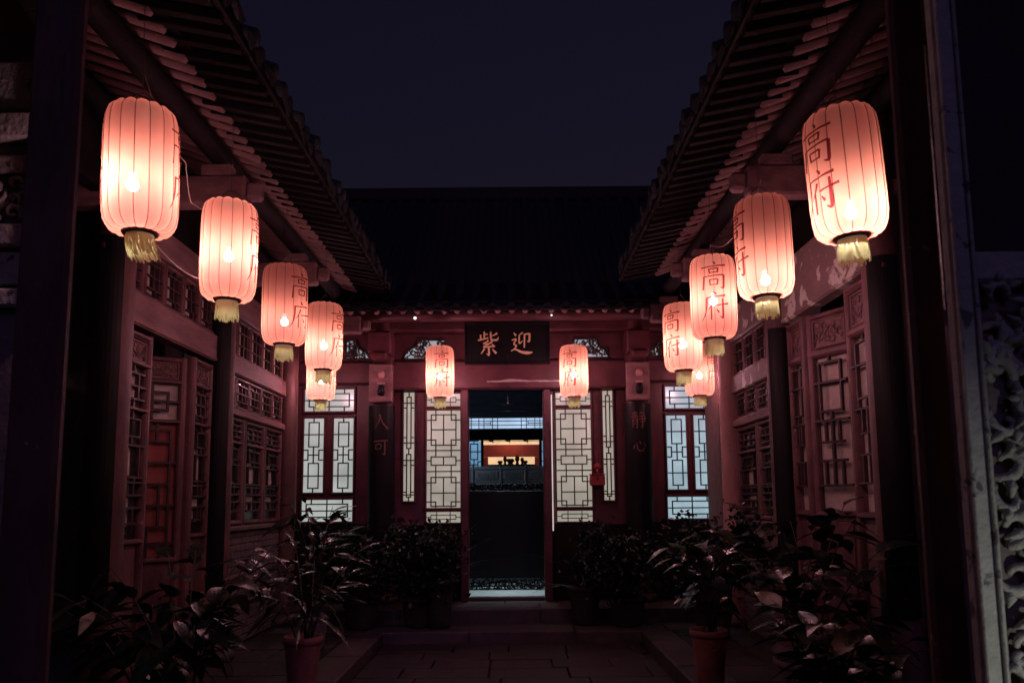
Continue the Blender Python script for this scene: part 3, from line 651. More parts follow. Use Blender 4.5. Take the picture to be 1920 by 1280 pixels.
f.append(tuple(range(6))); tm.add(v, f); trm = tm.mesh('tile_row', M['tile'])
x = -3.9
while x < 3.95: obj('tile_row', trm, None, gh, (x, 0, random.uniform(-.004, .004))); x += .2
dt = MB().poly([(-.075, 7.985, 3.575), (-.04, 7.985, 3.54), (0, 7.985, 3.515), (.04, 7.985, 3.54), (.075, 7.985, 3.575)], (0, .012, 0)).mesh('drip_tile', M['tile'])
x = -3.0
while x < 3.0: obj('drip_tile', dt, None, gh, (x, 0, random.uniform(-.006, .006))); x += .2
obj('ridge', MB().bbox(-4.4, 10.4, 5.8, 4.4, 10.62, 6.0, .03), 'tile', gh)
# brick pier where the right side hall meets the gate hall
bp = tag(obj('brick_pier', MB().box(2.44, 8.36, .28, 2.74, 9.0, 3.5), 'redbrick'), 'narrow brick pier between the gate hall and the pale red column', 'pier')
zz = .3; k = 0
while zz < 3.4:
    for (a, c) in (((2.42, 2.6), (2.6, 2.76)) if k % 2 else ((2.42, 2.68), (2.68, 2.76))): obj('brick', MB().bbox(a + .003, 8.34, zz + .004, c - .003, 8.38, zz + .066, .004), 'redbrick', bp)
    zz += .072; k += 1

# things on the gate hall
pl = thing('name_board', 'black name board with two gilt brush characters over the doorway', 'plaque', (.05, 8.75, 3.08), world=True)
b = MB(); tilt = .0
b.bbox(-.435, 8.70, 3.085, .535, 8.74, 3.555, .012); obj('board', b, 'black', pl)
b = MB()
for q in ((-.455, 3.065, .555, 3.095), (-.455, 3.545, .555, 3.575), (-.455, 3.095, -.425, 3.545), (.525, 3.095, .555, 3.545)): b.bbox(q[0], 8.685, q[1], q[2], 8.735, q[3], .008)
obj('border', b, 'black', pl)
for ch, x0 in (('紫', -.305), ('迎', .085)):
    obj('character', glyph_mesh(ch, lambda u, v_, l, x0=x0: (x0 + u * .27, 8.699 - l, 3.17 + v_ * .29), .006, 1.15), 'gold', pl)
def couplet(x, chars, label):
    t = thing('couplet_board', label, 'sign board', (x, 8.8, .6), 'black couplet boards on the columns', world=True)
    R_ = .16; mb = MB(); v = []; n = 10
    for z in (.7, 2.6):
        for r_ in (R_, R_ + .02):
            for j in range(n + 1):
                a = R(-90) + R(-62) + R(124) * j / n; v.append((x + r_ * math.cos(a), 8.95 + r_ * math.sin(a), z))
    m = n + 1; f = []
    for j in range(n): f += [(m + j, m + j + 1, 3 * m + j + 1, 3 * m + j), (j + 1, j, 2 * m + j, 2 * m + j + 1), (2 * m + j, 3 * m + j, 3 * m + j + 1, 2 * m + j + 1), (j, j + 1, m + j + 1, m + j)]
    f += [(0, m, 3 * m, 2 * m), (m - 1, 3 * m - 1, 4 * m - 1, 2 * m - 1)]
    mb.add(v, f); obj('board', mb, 'black', t)
    for k, ch in enumerate(chars):
        def place(u, w, l, k=k):
            a = R(-90) + (u - .5) * .19 / (R_ + .02); return (x + (R_ + .022 + l) * math.cos(a), 8.95 + (R_ + .022 + l) * math.sin(a), 2.30 - k * .30 + w * .2)
        obj('character', glyph_mesh(ch, place, 0, 1.1), 'fadedgold', t)
couplet(-1.455, '入可', 'black couplet board left of the doorway with a faint sweeping two-stroke character')
couplet(1.6, '静心', 'black couplet board right of the doorway with a faint dense reddish character')
for x, lab in ((-1.455, 'brown wooden plate with pale lamp fitting above the left couplet board'), (1.6, 'brown wooden plate with pale lamp fitting above the right couplet board')):
    t = thing('lamp_plate', lab, 'wall lamp', (x, 8.78, 2.63), 'unlit lamp plates on the gate columns', world=True)
    obj('plate', MB().bbox(x - .14, 8.75, 2.63, x + .14, 8.82, 3.09, .012), 'beam', t)
    obj('cap', MB().lathe([(0, 3.0), (.03, 2.995), (.042, 2.96), (.036, 2.92), (0, 2.915)], 14, (x + .01, 8.73, 0)), 'palecolumn', t)
    obj('socket', MB().lathe([(0, 2.83), (.03, 2.83), (.036, 2.8), (.045, 2.75), (.036, 2.71), (0, 2.70)], 14, (x + .01, 8.73, 0)), 'black', t)
    obj('bracket', MB().bbox(x - .035, 8.72, 2.84, x + .055, 8.752, 2.86, .004), 'palecolumn', t)
t = thing('red_box', 'small red metal box on the wall right of the doorway', 'box', (1.115, 8.9, 1.63), world=True)
obj('body', MB().bbox(1.025, 8.93, 1.63, 1.205, 9.02, 1.755, .012), 'redbox', t)
obj('lid', MB().bbox(1.018, 8.922, 1.757, 1.212, 9.022, 1.772, .006), 'redbox', t); obj('latch', MB().bbox(1.1, 8.92, 1.70, 1.13, 8.928, 1.735, .003), 'ring', t)
t = thing('knot_pendant', 'red silk knot pendant hanging above the small red box', 'ornament', (1.11, 8.93, 1.8), world=True)
obj('cord', MB().tube([(1.11, 8.93, 2.05), (1.112, 8.93, 1.9)], .005, 6), 'knot', t)
mb = MB()
for a in range(4):
    q = a * math.pi / 2; mb.tube([(1.112 + .032 * math.cos(q + i * .5 - .8) * (1 + .3 * math.cos(4 * i)), 8.925 + .002 * a, 1.862 + .032 * math.sin(q + i * .5 - .8)) for i in [j * .3 for j in range(9)]], .011, 6)
mb.lathe([(0, 1.90), (.028, 1.885), (.032, 1.862), (.026, 1.84), (0, 1.83)], 10, (1.112, 8.935, 0))
obj('knot', mb, 'knot', t); obj('tassel', MB().tube([(1.112, 8.93, 1.825), (1.113, 8.93, 1.775)], [.014, .009], 6), 'knot', t)
for x, z, r_, lab in ((-1.005, 3.555, .02, 'tiny round white lamp under the eave left of the name board'), (.565, 3.575, .013, 'tiny white lamp under the eave right of the name board')):
    t = thing('eave_lamp', lab, 'lamp', (x, 8.4, z), 'tiny lamps under the gate eave')
    obj('bulb', MB().lathe([(0, -r_), (r_ * .7, -r_ * .7), (r_, 0), (r_ * .7, r_ * .7), (0, r_)], 12), 'led', t)
    obj('socket', MB().lathe([(r_ * .6, r_ * .7), (r_ * .6, r_ * 2), (0, r_ * 2)], 10), 'black', t)

# ------------------------------------------------------------------ seen through the doorway
sc = thing('screen', 'dark lacquered screen with pierced carved edges standing inside the doorway', 'screen', (.03, 10.12, .29), world=True)
obj('panel', MB().bbox(-.75, 10.1, .44, .81, 10.16, 1.60, .01), 'black', sc)
for k, (za, zb) in enumerate(((1.602, 1.70), (.292, .438))):
    mb = MB(); F = (Vector((-.75, 10.1, 0)), Vector((1, 0, 0)), Vector((0, -1, 0)), 1.56)
    carve_fill(mb, F, .02, 1.54, za + .01, zb - .01, -.02, .013, 9 + k, 1.2)
    if k: mb.bbox(-.75, 10.1, .288, -.68, 10.16, .44, .005); mb.bbox(.74, 10.1, .288, .81, 10.16, .44, .005); mb.bbox(-.68, 10.11, .33, .74, 10.14, .345, .003)
    obj('carved_edge', mb, 'black', sc)
pw = tag(obj('passage_wall', MB().box(-1.6, 9.17, .28, -1.5, 13.2, 3.6), 'soot_shade'), 'dark left wall of the gate passage', 'wall')
pw = tag(obj('passage_wall', MB().box(1.56, 9.17, .28, 1.66, 13.2, 3.6), 'soot_shade'), 'dark right wall of the gate passage', 'wall')
lamp = thing('passage_lamp', 'pale hanging rod lamp at the top of the doorway', 'lamp', (.05, 9.6, 2.9), world=True)
obj('rod', MB().tube([(.05, 9.62, 3.0), (.05, 9.62, 2.715)], .009, 8), 'whitemetal', lamp)
obj('lamp_housing', MB().bbox(-.32, 9.9, 3.14, .38, 10.09, 3.2, .01), 'whitemetal', lamp)
al = bpy.data.lights.new('passage_light', 'AREA'); al.shape = 'RECTANGLE'; al.size = .6; al.size_y = .12; al.energy = 4.5; al.spread = R(55); al.color = (.72, .95, 1)
ao = bpy.data.objects.new('passage_light', al); COL.objects.link(ao); ao.parent = lamp; ao.location = (0, .40, .235); ao.rotation_euler = (R(-4), 0, 0)
# inner hall across the next court
ih = thing('inner_hall', 'blue lit inner hall with an altar seen through the doorway', 'building', (.03, 14, .3), world=True)
for i in range(4):
    obj('fascia_board', MB().bbox(-1.6, 14.0, 3.02 + i * .13, 1.7, 14.05, 3.145 + i * .13, .01), 'bluetoned', ih)
def ibox(nm, x0, x1, z0, z1, y0, y1, mat): return obj(nm, MB().bbox(x0, y0, z0, x1, y1, z1, .008), mat, ih)
F = (Vector((-1.2, 14.02, 0)), Vector((1, 0, 0)), Vector((0, -1, 0)), 2.5)
PAT['innertransom'] = rect(.28, .72, .27, .68) + [V(.3), V(.7), V(.36), V(.64), H(.27), H(.68), V(.14), V(.86), V(.05), V(.95), H(.5, 0, .28), H(.5, .72, 1), V(.2), V(.8)]
tw = ibox('transom_frame', -1.25, 1.35, 2.79, 2.82, 13.98, 14.06, 'bluetoned')
lattice(tw, (Vector((-.75, 14.02, 0)), Vector((1, 0, 0)), Vector((0, -1, 0)), 1.6), 0, 1.6, 2.822, 3.015, 'innertransom', .014, 0, .02, 'panein', -.02, 'bluetoned')
ibox('beam', -1.6, 1.7, 2.6, 2.785, 13.94, 14.08, 'soot_shade')
for (x0, x1) in ((-.75, -.49), (.655, .95)):
    fr = ibox('post', x1 if x0 < 0 else x0 - .05, (x1 + .05) if x0 < 0 else x0, .3, 2.6, 13.98, 14.06, 'soot_shade')
    lattice(fr, (Vector((x0, 14.02, 0)), Vector((1, 0, 0)), Vector((0, -1, 0)), x1 - x0), 0, x1 - x0, 1.7, 2.58, 'lamp', .02, 0, .02, 'paneinb', -.02, 'darkwood')
ibox('wall', -1.7, 1.8, .3, 5, 15.8, 15.9, 'soot_shade')
at = thing('altar', 'red draped altar glowing gold at the end of the passage', 'altar', (.05, 15.3, .3), world=True)
def abox(nm, x0, x1, z0, z1, y0, y1, mat): return obj(nm, MB().bbox(x0, y0, z0, x1, y1, z1, .008), mat, at)
abox('backdrop', -.6, .72, 1.9, 2.78, 15.6, 15.62, 'altargold')
abox('valance', -.6, .72, 2.37, 2.62, 15.4, 15.45, 'altarred')
mb = MB()
for x in (-.3, .05, .42): mb.bbox(x - .01, 15.46, 2.66, x + .01, 15.48, 2.78, .002); mb.lathe([(0, 2.76), (.05, 2.75), (.06, 2.72), (.04, 2.69), (0, 2.68)], 8, (x - .04, 15.47, 0))
mb.bbox(-.6, 15.46, 2.69, .72, 15.48, 2.70, .002)
obj('valance_fittings', mb, 'darkwood', at)
abox('curtain', -.6, -.4, 2.05, 2.366, 15.38, 15.44, 'altarred'); abox('curtain', .56, .72, 2.05, 2.366, 15.38, 15.44, 'altarred')
mb = MB().bbox(-.4, 15.1, 2.05, .56, 15.36, 2.2, .01)
for (x, w, hh) in ((-.05, .04, .17), (.06, .09, .12), (.2, .05, .18), (.3, .04, .14), (-.15, .06, .08), (.36, .06, .08)): mb.lathe([(w * .8, 2.2), (w * .5, 2.2 + hh * .3), (w, 2.2 + hh * .6), (w * .7, 2.2 + hh), (0, 2.2 + hh)], 10, (x, 15.25, 0))
obj('altar_table', mb, 'black', at)
wl_ = bpy.data.lights.new('altar_light', 'POINT'); wl_.energy = 5; wl_.color = (1, .68, .42); wl_.shadow_soft_size = .05
wo_ = bpy.data.objects.new('altar_light', wl_); COL.objects.link(wo_); wo_.parent = at; wo_.location = (0, -.35, 2.45)
bl = thing('stone_balustrade', 'grey carved stone balustrade of three panels beyond the doorway', 'balustrade', (.05, 12.5, .3), world=True)
for i, (x0, x1) in enumerate(((-.55, -.12), (-.09, .30), (.33, .70), (-1.0, -.58), (.73, 1.1))):
    F = (Vector((x0, 12.5, 0)), Vector((1, 0, 0)), Vector((0, -1, 0)), x1 - x0); mb = MB(); L = x1 - x0
    obar(mb, F, 0, L, .3, 2.04, -.05, 0, .006)
    for (za, zb, d) in ((1.99, 2.04, .02), (1.70, 1.74, .02), (1.78, 1.80, .012)): obar(mb, F, 0, L, za, zb, 0, d, .004)
    obar(mb, F, .03, L - .03, 1.82, 1.965, 0, .015, .006); carve_fill(mb, F, .07, L - .07, 1.845, 1.94, .016, .007, i)
    obj('stone_panel', mb, 'greystone', bl)
for x in (-.565, -.105, .315, .715): obj('post', MB().bbox(x - .014, 12.47, .3, x + .014, 12.55, 2.06, .005), 'greystone', bl)
il = bpy.data.lights.new('inner_court_light', 'POINT'); il.energy = 8; il.color = (.55, .75, 1); il.shadow_soft_size = .12
io = bpy.data.objects.new('inner_court_light', il); COL.objects.link(io); io.location = (-1.2, 11.9, 2.5)

# ------------------------------------------------------------------ lanterns
LH, LR, NR = .53, .147, 16
PROF = [(.060, .0), (.088, -.002), (.112, .006), (.13, .022), (.140, .045), (.1455, .08), (.147, .13), (.1475, .2), (.1475, .265), (.1475, .335), (.147, .405), (.1455, .45), (.141, .485), (.133, .508), (.118, .523), (.09, .531), (.060, .53)]
def prof_r(z):
    for (r0, z0), (r1, z1) in zip(PROF[1:-1], PROF[2:-1]):
        if z0 <= z <= z1: return r0 + (r1 - r0) * (z - z0) / (z1 - z0)
    return .1
SEG = NR * 6
mb = MB(); v = []; f = []
for r_, z_ in PROF:
    for j in range(SEG):
        a = 2 * math.pi * j / SEG; bulge = abs(math.sin(NR * a / 2)); k = min(1, (r_ - .06) / .05)
        zz = (z_ - LH / 2) * (1 + .03 * bulge * k * (abs(z_ - LH / 2) / (LH / 2)) ** 3) + LH / 2
        v.append((r_ * (1 + .022 * bulge * k) * math.cos(a), r_ * (1 + .022 * bulge * k) * math.sin(a), zz))
for i in range(len(PROF) - 1):
    for j in range(SEG): f.append((i * SEG + j, i * SEG + (j + 1) % SEG, (i + 1) * SEG + (j + 1) % SEG, (i + 1) * SEG + j))
mb.add(v, f, True); shade_me = mb.mesh('shade', M['cloth'])
mb = MB()
for j in range(NR):
    a = 2 * math.pi * j / NR; mb.tube([((r_ + .001) * math.cos(a), (r_ + .001) * math.sin(a), z_) for r_, z_ in PROF], .0017, 4, False)
ribs_me = mb.mesh('rib_wires', M['ring'])
mb = MB().lathe([(.052, -.014), (.068, -.014), (.074, -.004), (.072, .008), (.062, .01), (.054, .004), (.052, -.014)], 32)
ring_me = mb.mesh('base_ring', M['ring'])
mb = MB().lathe([(.0535, -.03), (.0565, -.03), (.0565, -.0145), (.0535, -.0145), (.0535, -.03)], 32); sleeve_me = mb.mesh('fringe_band', M['frosted'])
mb = MB().lathe([(.0, LH + .012), (.03, LH + .012), (.068, LH + .006), (.072, LH - .006), (.06, LH - .01), (.06, LH - .003), (0, LH + .002)], 32); cap_me = mb.mesh('top_cap', M['ring'])
mb = MB().tube([(.055 * math.cos(a), 0, LH + .01 + .07 * math.sin(a)) for a in [math.pi * i / 10 for i in range(11)]], .0025, 6); mb.tube([(0, 0, LH + .08), (0, 0, LH + .55)], .0015, 6)
cord_me = mb.mesh('hanging_wire', M['ring'])
def fringe_mat():
    m, nt, b = newmat('yellow_silk_fringe'); nt.nodes.remove(b); out = nt.nodes['Material Output']
    d = N(nt, 'ShaderNodeBsdfDiffuse'); d.inputs[0].default_value = (.88, .84, .44, 1); t = N(nt, 'ShaderNodeBsdfTranslucent'); t.inputs[0].default_value = (.9, .87, .5, 1)
    nt.links.new(mixn(nt, d.outputs[0], t.outputs[0], .5), out.inputs[0]); return m
M['fringe'] = fringe_mat()
def fringe(seed, lean):
    rn = random.Random(seed); mb = MB()
    for k in range(64):
        a = 2 * math.pi * k / 64 + rn.uniform(-.03, .03); r_ = .0575 + rn.uniform(-.0008, .002); L = .086 + rn.uniform(-.011, .011); w = .0034
        e = Vector((-math.sin(a), math.cos(a), 0)) * w; P = []
        for t in (0, .35, .7, 1): P.append(Vector((r_ * math.cos(a) * (1 + .08 * t) + lean * L * t * t, r_ * math.sin(a) * (1 + .08 * t), -.022 - L * t)) + Vector((rn.uniform(-1, 1), rn.uniform(-1, 1), 0)) * .002 * t)
        v = []
        for p in P: v += [p - e, p + e]
        mb.add(v, [(i * 2, i * 2 + 1, i * 2 + 3, i * 2 + 2) for i in range(3)])
    return mb.mesh('tassel', M['fringe'])
plate_me = MB().lathe([(0, .002), (.036, .002), (.036, -.003), (0, -.003)], 32).mesh('diffuser_plate', M['frosted'])
fr_mes = [fringe(1, .0), fringe(2, .25), fringe(3, -.08)]
def char_me(ch, zc, size, az):
    def place(u, w, l):
        z = zc + (w - .5) * size * 1.06; a = az + (u - .5) * size / LR
        r_ = prof_r(z) * (1 + .022 * abs(math.sin(NR * a / 2))) + .0012 + l; return (r_ * math.cos(a), r_ * math.sin(a), z)
    return glyph_mesh(ch, place, 0, .92).mesh('character', M['ink'])
# the two inscriptions stand on opposite sides; local +x is the middle of the first one
char_mes = [char_me(c, z, .182, a) for c, z in (('高', .375), ('府', .175)) for a in (0, math.pi)]
def bulb_mat(s):
    m = bpy.data.materials.new('lantern_bulb'); m.use_nodes = True; nt = m.node_tree; nt.nodes.clear()
    e = N(nt, 'ShaderNodeEmission'); e.inputs[0].default_value = (1, .86, .72, 1); e.inputs[1].default_value = s
    nt.links.new(e.outputs[0], N(nt, 'ShaderNodeOutputMaterial').inputs[0]); return m
BR = .022
def bulb_me(s):
    return MB().lathe([(0, -BR), (BR * .55, -BR * .84), (BR * .92, -BR * .4), (BR, 0), (BR * .9, BR * .42), (BR * .6, BR * .8), (BR * .4, BR * 1.3), (0, BR * 1.5)], 12).mesh('bulb', bulb_mat(s))
holder_me = MB().lathe([(0, .10), (.018, .10), (.02, .045), (.016, .036), (0, .036)], 12).mesh('bulb_holder', M['ring'])
BULB = 860.0
def lantern(x, y, z, az_deg, bulb_frac, power, label, group, tilt=0, fr=0, tilt_x=0, off=(0, 0), size=1.0):
    """az_deg: turn of the inscription from the camera-facing direction, to the right positive"""
    t = thing('red_lantern', label, 'lantern', (x, y, z), group)
    view = math.atan2(0 - y, .10 - x)
    t.rotation_euler = (R(tilt_x), R(tilt), 0); vr = random.Random(int(x * 100 + y * 10)); t.scale = (size * vr.uniform(.985, 1.015), size, size * vr.uniform(.985, 1.015)); t.rotation_euler[0] += R(vr.uniform(-1, 1)); t.rotation_euler[1] += R(vr.uniform(-.7, .7))
    rz = view + R(az_deg)
    def put(nm, me, loc=(0, 0, 0)):
        o = obj(nm, me, None, t, loc); o.rotation_euler = (0, 0, rz); return o
    sh = put('shade', shade_me); put('rib_wires', ribs_me); put('base_ring', ring_me); put('top_cap', cap_me); put('hanging_wire', cord_me); put('fringe_band', sleeve_me); put('diffuser_plate', plate_me)
    o = obj('tassel', fr_mes[fr], None, t)
    for me in char_mes: put('character', me)
    bz = LH * bulb_frac
    obj('bulb', bulb_me(BULB * power), None, t, (off[0], off[1], bz)); hb = obj('bulb_holder', holder_me, None, t, (off[0], off[1], bz + .012))
    return t
G1, G2, G3 = 'lanterns hung along the left eaves', 'lanterns hung along the right eaves', 'lanterns hung before the gate hall'
lantern(-1.375, 2.87, 2.528, 79, .36, 1.0, 'largest lantern at upper left, whole pale front between characters at its edges', G1, -1.0, 1, off=(-.02, -.03), size=.94)
lantern(-1.38, 3.80, 2.512, 72, .44, 1.2, 'second lantern from the entrance along the left eaves, brightest glow at its middle', G1, size=.96)
lantern(-1.45, 5.0, 2.533, 44, .28, .5, 'dim left lantern with its small round bulb spot showing beside one character', G1)
lantern(-1.42, 5.94, 2.524, 50, .35, .95, 'fourth lantern along the left eaves, overlapping the partly hidden one behind', G1)
lantern(-2.03, 8.25, 2.60, 60, .35, 1.0, 'lantern half hidden behind another, before the left lit windows', G3, size=1.07)
lantern(-.71, 8.35, 2.63, 8, .40, 1.35, 'small lantern left of the black name board, characters facing the court', G3, size=1.07)
lantern(.80, 8.3, 2.618, -16, .42, 1.35, 'small lantern right of the black name board, characters turned slightly left', G3, size=1.07)
lantern(1.442, 2.84, 2.475, -42, .17, 1.0, 'largest lantern at upper right, tilted, with purple characters on its left side', G2, -3.6, 0, off=(.0, -.02), size=.95)
lantern(1.485, 3.95, 2.545, -63, .16, .9, 'second lantern from the entrance along the right eaves, characters cut off at left', G2, -1.2)
lantern(1.446, 4.85, 2.515, 3, .45, .95, 'right lantern whose two dark characters face straight at the entrance', G2, -.8, 2)
lantern(1.46, 5.82, 2.47, -35, .38, 1.1, 'fourth lantern along the right eaves, beside the one facing the entrance', G2)
lantern(2.2, 8.25, 2.61, -120, .38, .9, 'lantern half hidden behind another, before the right lit windows', G3, size=1.07)

def cable(pts, label):
    P = []
    for a, b_ in zip(pts[:-1], pts[1:]):
        a, b_ = Vector(a), Vector(b_)
        for i in range(8): P.append(a.lerp(b_, i / 8) - Vector((0, 0, .06 * math.sin(math.pi * i / 8))))
    P.append(Vector(pts[-1])); tag(obj('power_cable', MB().tube(P, .0022, 5), 'wire'), label, 'cable', 'thin cables feeding the lanterns')
cable([(-1.39, 2.87, 3.2), (-1.40, 3.3, 3.02), (-1.6, 3.85, 3.05), (-1.72, 4.62, 3.4)], 'tan cable drooping from the largest left lantern to the eaves')
cable([(-1.45, 3.85, 2.62), (-1.6, 3.4, 2.7), (-1.75, 3.3, 2.95)], 'short tan cable beside the second left lantern')
cable([(1.485, 3.95, 3.2), (1.5, 4.4, 3.1), (1.44, 4.85, 3.15), (1.6, 5.3, 3.3)], 'tan cable running between the upper right lanterns')

# ------------------------------------------------------------------ couplet boards on the side hall columns
def side_board(s, cy, label, a0, a1, z0=.75, z1=2.95):
    x = 2.45 * s; t = thing('couplet_board', label, 'sign board', (x, cy, z0), 'black couplet boards on the columns', world=True)
    n = 10; v = []; r0, r1 = .122, .14
    for z in (z0, z1):
        for r_ in (r0, r1):
            for j in range(n + 1):
                a = R(a0 + (a1 - a0) * j / n); v.append((x + r_ * math.cos(a), cy + r_ * math.sin(a), z))
    m = n + 1; f = []
    for j in range(n): f += [(m + j, m + j + 1, 3 * m + j + 1, 3 * m + j), (j + 1, j, 2 * m + j, 2 * m + j + 1), (2 * m + j, 3 * m + j, 3 * m + j + 1, 2 * m + j + 1), (j, j + 1, m + j + 1, m + j)]
    f += [(0, m, 3 * m, 2 * m), (m - 1, 3 * m - 1, 4 * m - 1, 2 * m - 1)]
    obj('board', MB().add(v, f), 'black', t)
    for z in (z0 + .1, z1 - .08): obj('hook', MB().bbox(x + .13 * math.cos(R((a0 + a1) / 2)) - .01, cy + .14 * math.sin(R((a0 + a1) / 2)) - .015, z, x + .13 * math.cos(R((a0 + a1) / 2)) + .01, cy + .14 * math.sin(R((a0 + a1) / 2)), z + .03, .003), 'ring', t)
side_board(-1, 4.70, 'black couplet board on the left column below the largest left lantern', -150, -45, z1=3.15)
side_board(-1, 6.47, 'black couplet board on the left column between the ajar door and the casements', -150, -38, z1=3.1)
side_board(1, 4.62, 'black couplet board on the right column nearest the entrance', -150, -70)
side_board(1, 6.44, 'black couplet board on the right column beside the half-open door', -150, -60, z1=2.92)

# ------------------------------------------------------------------ plants
def leaf_mesh(L, w, mat, curve=.25, fold=.18, n=7):
    mb = MB(); v = []; f = []
    for i in range(n):
        t = i / (n - 1); ww = w * math.sin(math.pi * min(.999, t ** .75 * .97 + .02)) * .5; z = -curve * L * t * t; x = L * t
        v += [(x, -ww, z + fold * ww), (x, 0, z), (x, ww, z + fold * ww)]
    for i in range(n - 1):
        for k in (0, 1): a = i * 3 + k; f.append((a, a + 3, a + 4, a + 1))
    return mb.add(v, f, True).mesh('leaf', M[mat])
broad = [leaf_mesh(.24, .12, 'leaf', .3), leaf_mesh(.19, .095, 'leaf', .15), leaf_mesh(.21, .11, 'leaf', .55)]
pale = [leaf_mesh(.2, .1, 'leafhighlight', .2), leaf_mesh(.17, .075, 'leafhighlight', .4)]
lance = [leaf_mesh(.32, .05, 'leaf', .35), leaf_mesh(.26, .055, 'leaf', .5)]
blade = [leaf_mesh(.55, .035, 'leaf', .45), leaf_mesh(.45, .03, 'leaf', .25), leaf_mesh(.6, .03, 'leaf', .7)]
def pot_prof(r, h): return [(0, .0), (r * .68, 0), (r * .74, h * .1), (r * .8, h * .4), (r * .95, h * .85), (r * .97, h * .88), (r * 1.06, h * .89), (r * 1.06, h), (r * .95, h), (r * .9, h * .9), (0, h * .9)]
def plant(name, label, cat, loc, r, h, meshes, nstem, height, spread, per, highlight_frac=0, seed=1, group=None, potmat='terracotta', droop=0, stem_r=.006, low=.25):
    rn = random.Random(seed); t = thing(name, label, cat, loc, group)
    p = obj('pot', MB().lathe(pot_prof(r, h), 24), potmat, t); obj('soil', MB().lathe([(0, h * .905), (r * .91, h * .905)], 16), 'soil', p)
    for k in range(nstem):
        a = 2 * math.pi * (k + rn.uniform(-.3, .3)) / nstem; sp = spread * rn.uniform(.35, 1.0); hh = height * rn.uniform(.65, 1.0)
        base = Vector((rn.uniform(-.4, .4) * r, rn.uniform(-.4, .4) * r, h * .9)); tip = Vector((math.cos(a) * sp, math.sin(a) * sp, h + hh)); mid = (base + tip) / 2 + Vector((0, 0, hh * .16)) - Vector((math.cos(a), math.sin(a), 0)) * sp * .15
        P = [base.lerp(mid, i / 4).lerp(mid.lerp(tip, i / 4), i / 4) for i in range(5)]
        obj('stem', MB().tube(P, [stem_r, stem_r * .9, stem_r * .8, stem_r * .65, stem_r * .4], 5), 'stem', t)
        for q in range(per):
            u = low + (1 - low) * (q + rn.random()) / per; pos = base.lerp(mid, u).lerp(mid.lerp(tip, u), u)
            me = rn.choice(pale) if rn.random() < highlight_frac else rn.choice(meshes)
            o = obj('leaf', me, None, t, pos); s_ = rn.uniform(.7, 1.15); o.scale = (s_, s_, s_)
            o.rotation_euler = (rn.uniform(-.5, .5), rn.uniform(-.75, .45) + droop, a + rn.uniform(-1.4, 1.4) if q < per - 1 else a)
    return t
def clump(name, label, cat, loc, r, h, n, seed, group=None, potmat='soil', size=1.0):
    rn = random.Random(seed); t = thing(name, label, cat, loc, group)
    p = obj('pot', MB().lathe(pot_prof(r, h), 24), potmat, t); obj('soil', MB().lathe([(0, h * .905), (r * .91, h * .905)], 16), 'soil', p)
    for k in range(n):
        o = obj('leaf', rn.choice(blade), None, t, (rn.uniform(-.3, .3) * r, rn.uniform(-.3, .3) * r, h * .9)); s_ = size * rn.uniform(.7, 1.2); o.scale = (s_, s_, s_)
        o.rotation_euler = (rn.uniform(-.3, .3), -rn.uniform(.35, 1.45), rn.uniform(0, 6.28))
    return t
def bush(name, label, cat, loc, r, h, rad, hb, n, seed, potmat='soil', group=None):
    rn = random.Random(seed); t = thing(name, label, cat, loc, group)
    p = obj('pot', MB().lathe(pot_prof(r, h), 24), potmat, t); obj('soil', MB().lathe([(0, h * .905), (r * .91, h * .905)], 16), 'soil', p)
    mb = MB(); clumps = [(Vector((rn.uniform(-1, 1) * rad * .7, rn.uniform(-1, 1) * rad * .7, h + rn.uniform(.15, 1) * hb)), rn.uniform(.25, .5) * rad) for _ in range(16)]
    for k in range(n):
        c, cr = rn.choice(clumps); p_ = c + Vector((rn.gauss(0, 1), rn.gauss(0, 1), rn.gauss(0, .8))) * cr * .6
        d = Vector((rn.gauss(0, 1), rn.gauss(0, 1), rn.gauss(0, .7) + .3)).normalized(); e = d.cross(Vector((rn.gauss(0, 1), rn.gauss(0, 1), rn.gauss(0, 1)))).normalized(); L = rn.uniform(.04, .08); w = L * .28
        mb.add([p_, p_ + d * L * .5 + e * w, p_ + d * L, p_ + d * L * .5 - e * w], [(0, 1, 2, 3)])
    tag(obj('foliage', mb, 'bushleaf', t), kind='stuff')
    mb = MB()
    for c, cr in clumps: mb.tube([(0, 0, h * .9), (c.x * .3, c.y * .3, h + (c.z - h) * .5), tuple(c)], [.008, .006, .003], 5)
    obj('branches', mb, 'stem', t)
    return t
plant('broadleaf_plant', 'bushy broad-leaved plant at lower left with some leaves toned pale as highlights', 'plant', (-1.62, 4.05, .15), .17, .3, broad, 13, .8, .62, 9, .12, 11, potmat='brick', droop=.1)
plant('broadleaf_plant', 'low dark leafy plant left of the pale-leaved one by the wing wall', 'plant', (-1.98, 4.3, .15), .16, .28, broad, 9, .45, .42, 8, 0, 17, potmat='brick', droop=.2)
plant('potted_plant', 'dark plant in tall terracotta pot on the left kerb', 'potted plant', (-1.33, 5.2, .15), .125, .41, lance, 9, .6, .42, 8, 0, 5)
plant('potted_plant', 'long-leaved plant silhouetted against the left lower lit window', 'potted plant', (-1.72, 6.9, .15), .15, .3, lance, 8, 1.12, .3, 7, 0, 8, potmat='brick', low=.5)
plant('potted_plant', 'leafy plant in dark red pot on the right kerb', 'potted plant', (1.5, 5.5, .15), .13, .38, broad, 10, .72, .42, 8, .04, 23)
plant('broadleaf_plant', 'large glossy broad-leaved shrub at lower right before the half-open door', 'plant', (1.92, 4.75, .15), .2, .32, broad, 15, 1.0, .58, 9, .06, 31, potmat='brick')
plant('broadleaf_plant', 'dark low leafy plant beneath the largest right lantern', 'plant', (1.75, 3.9, .15), .17, .28, broad, 11, .5, .45, 8, .05, 37, potmat='brick')
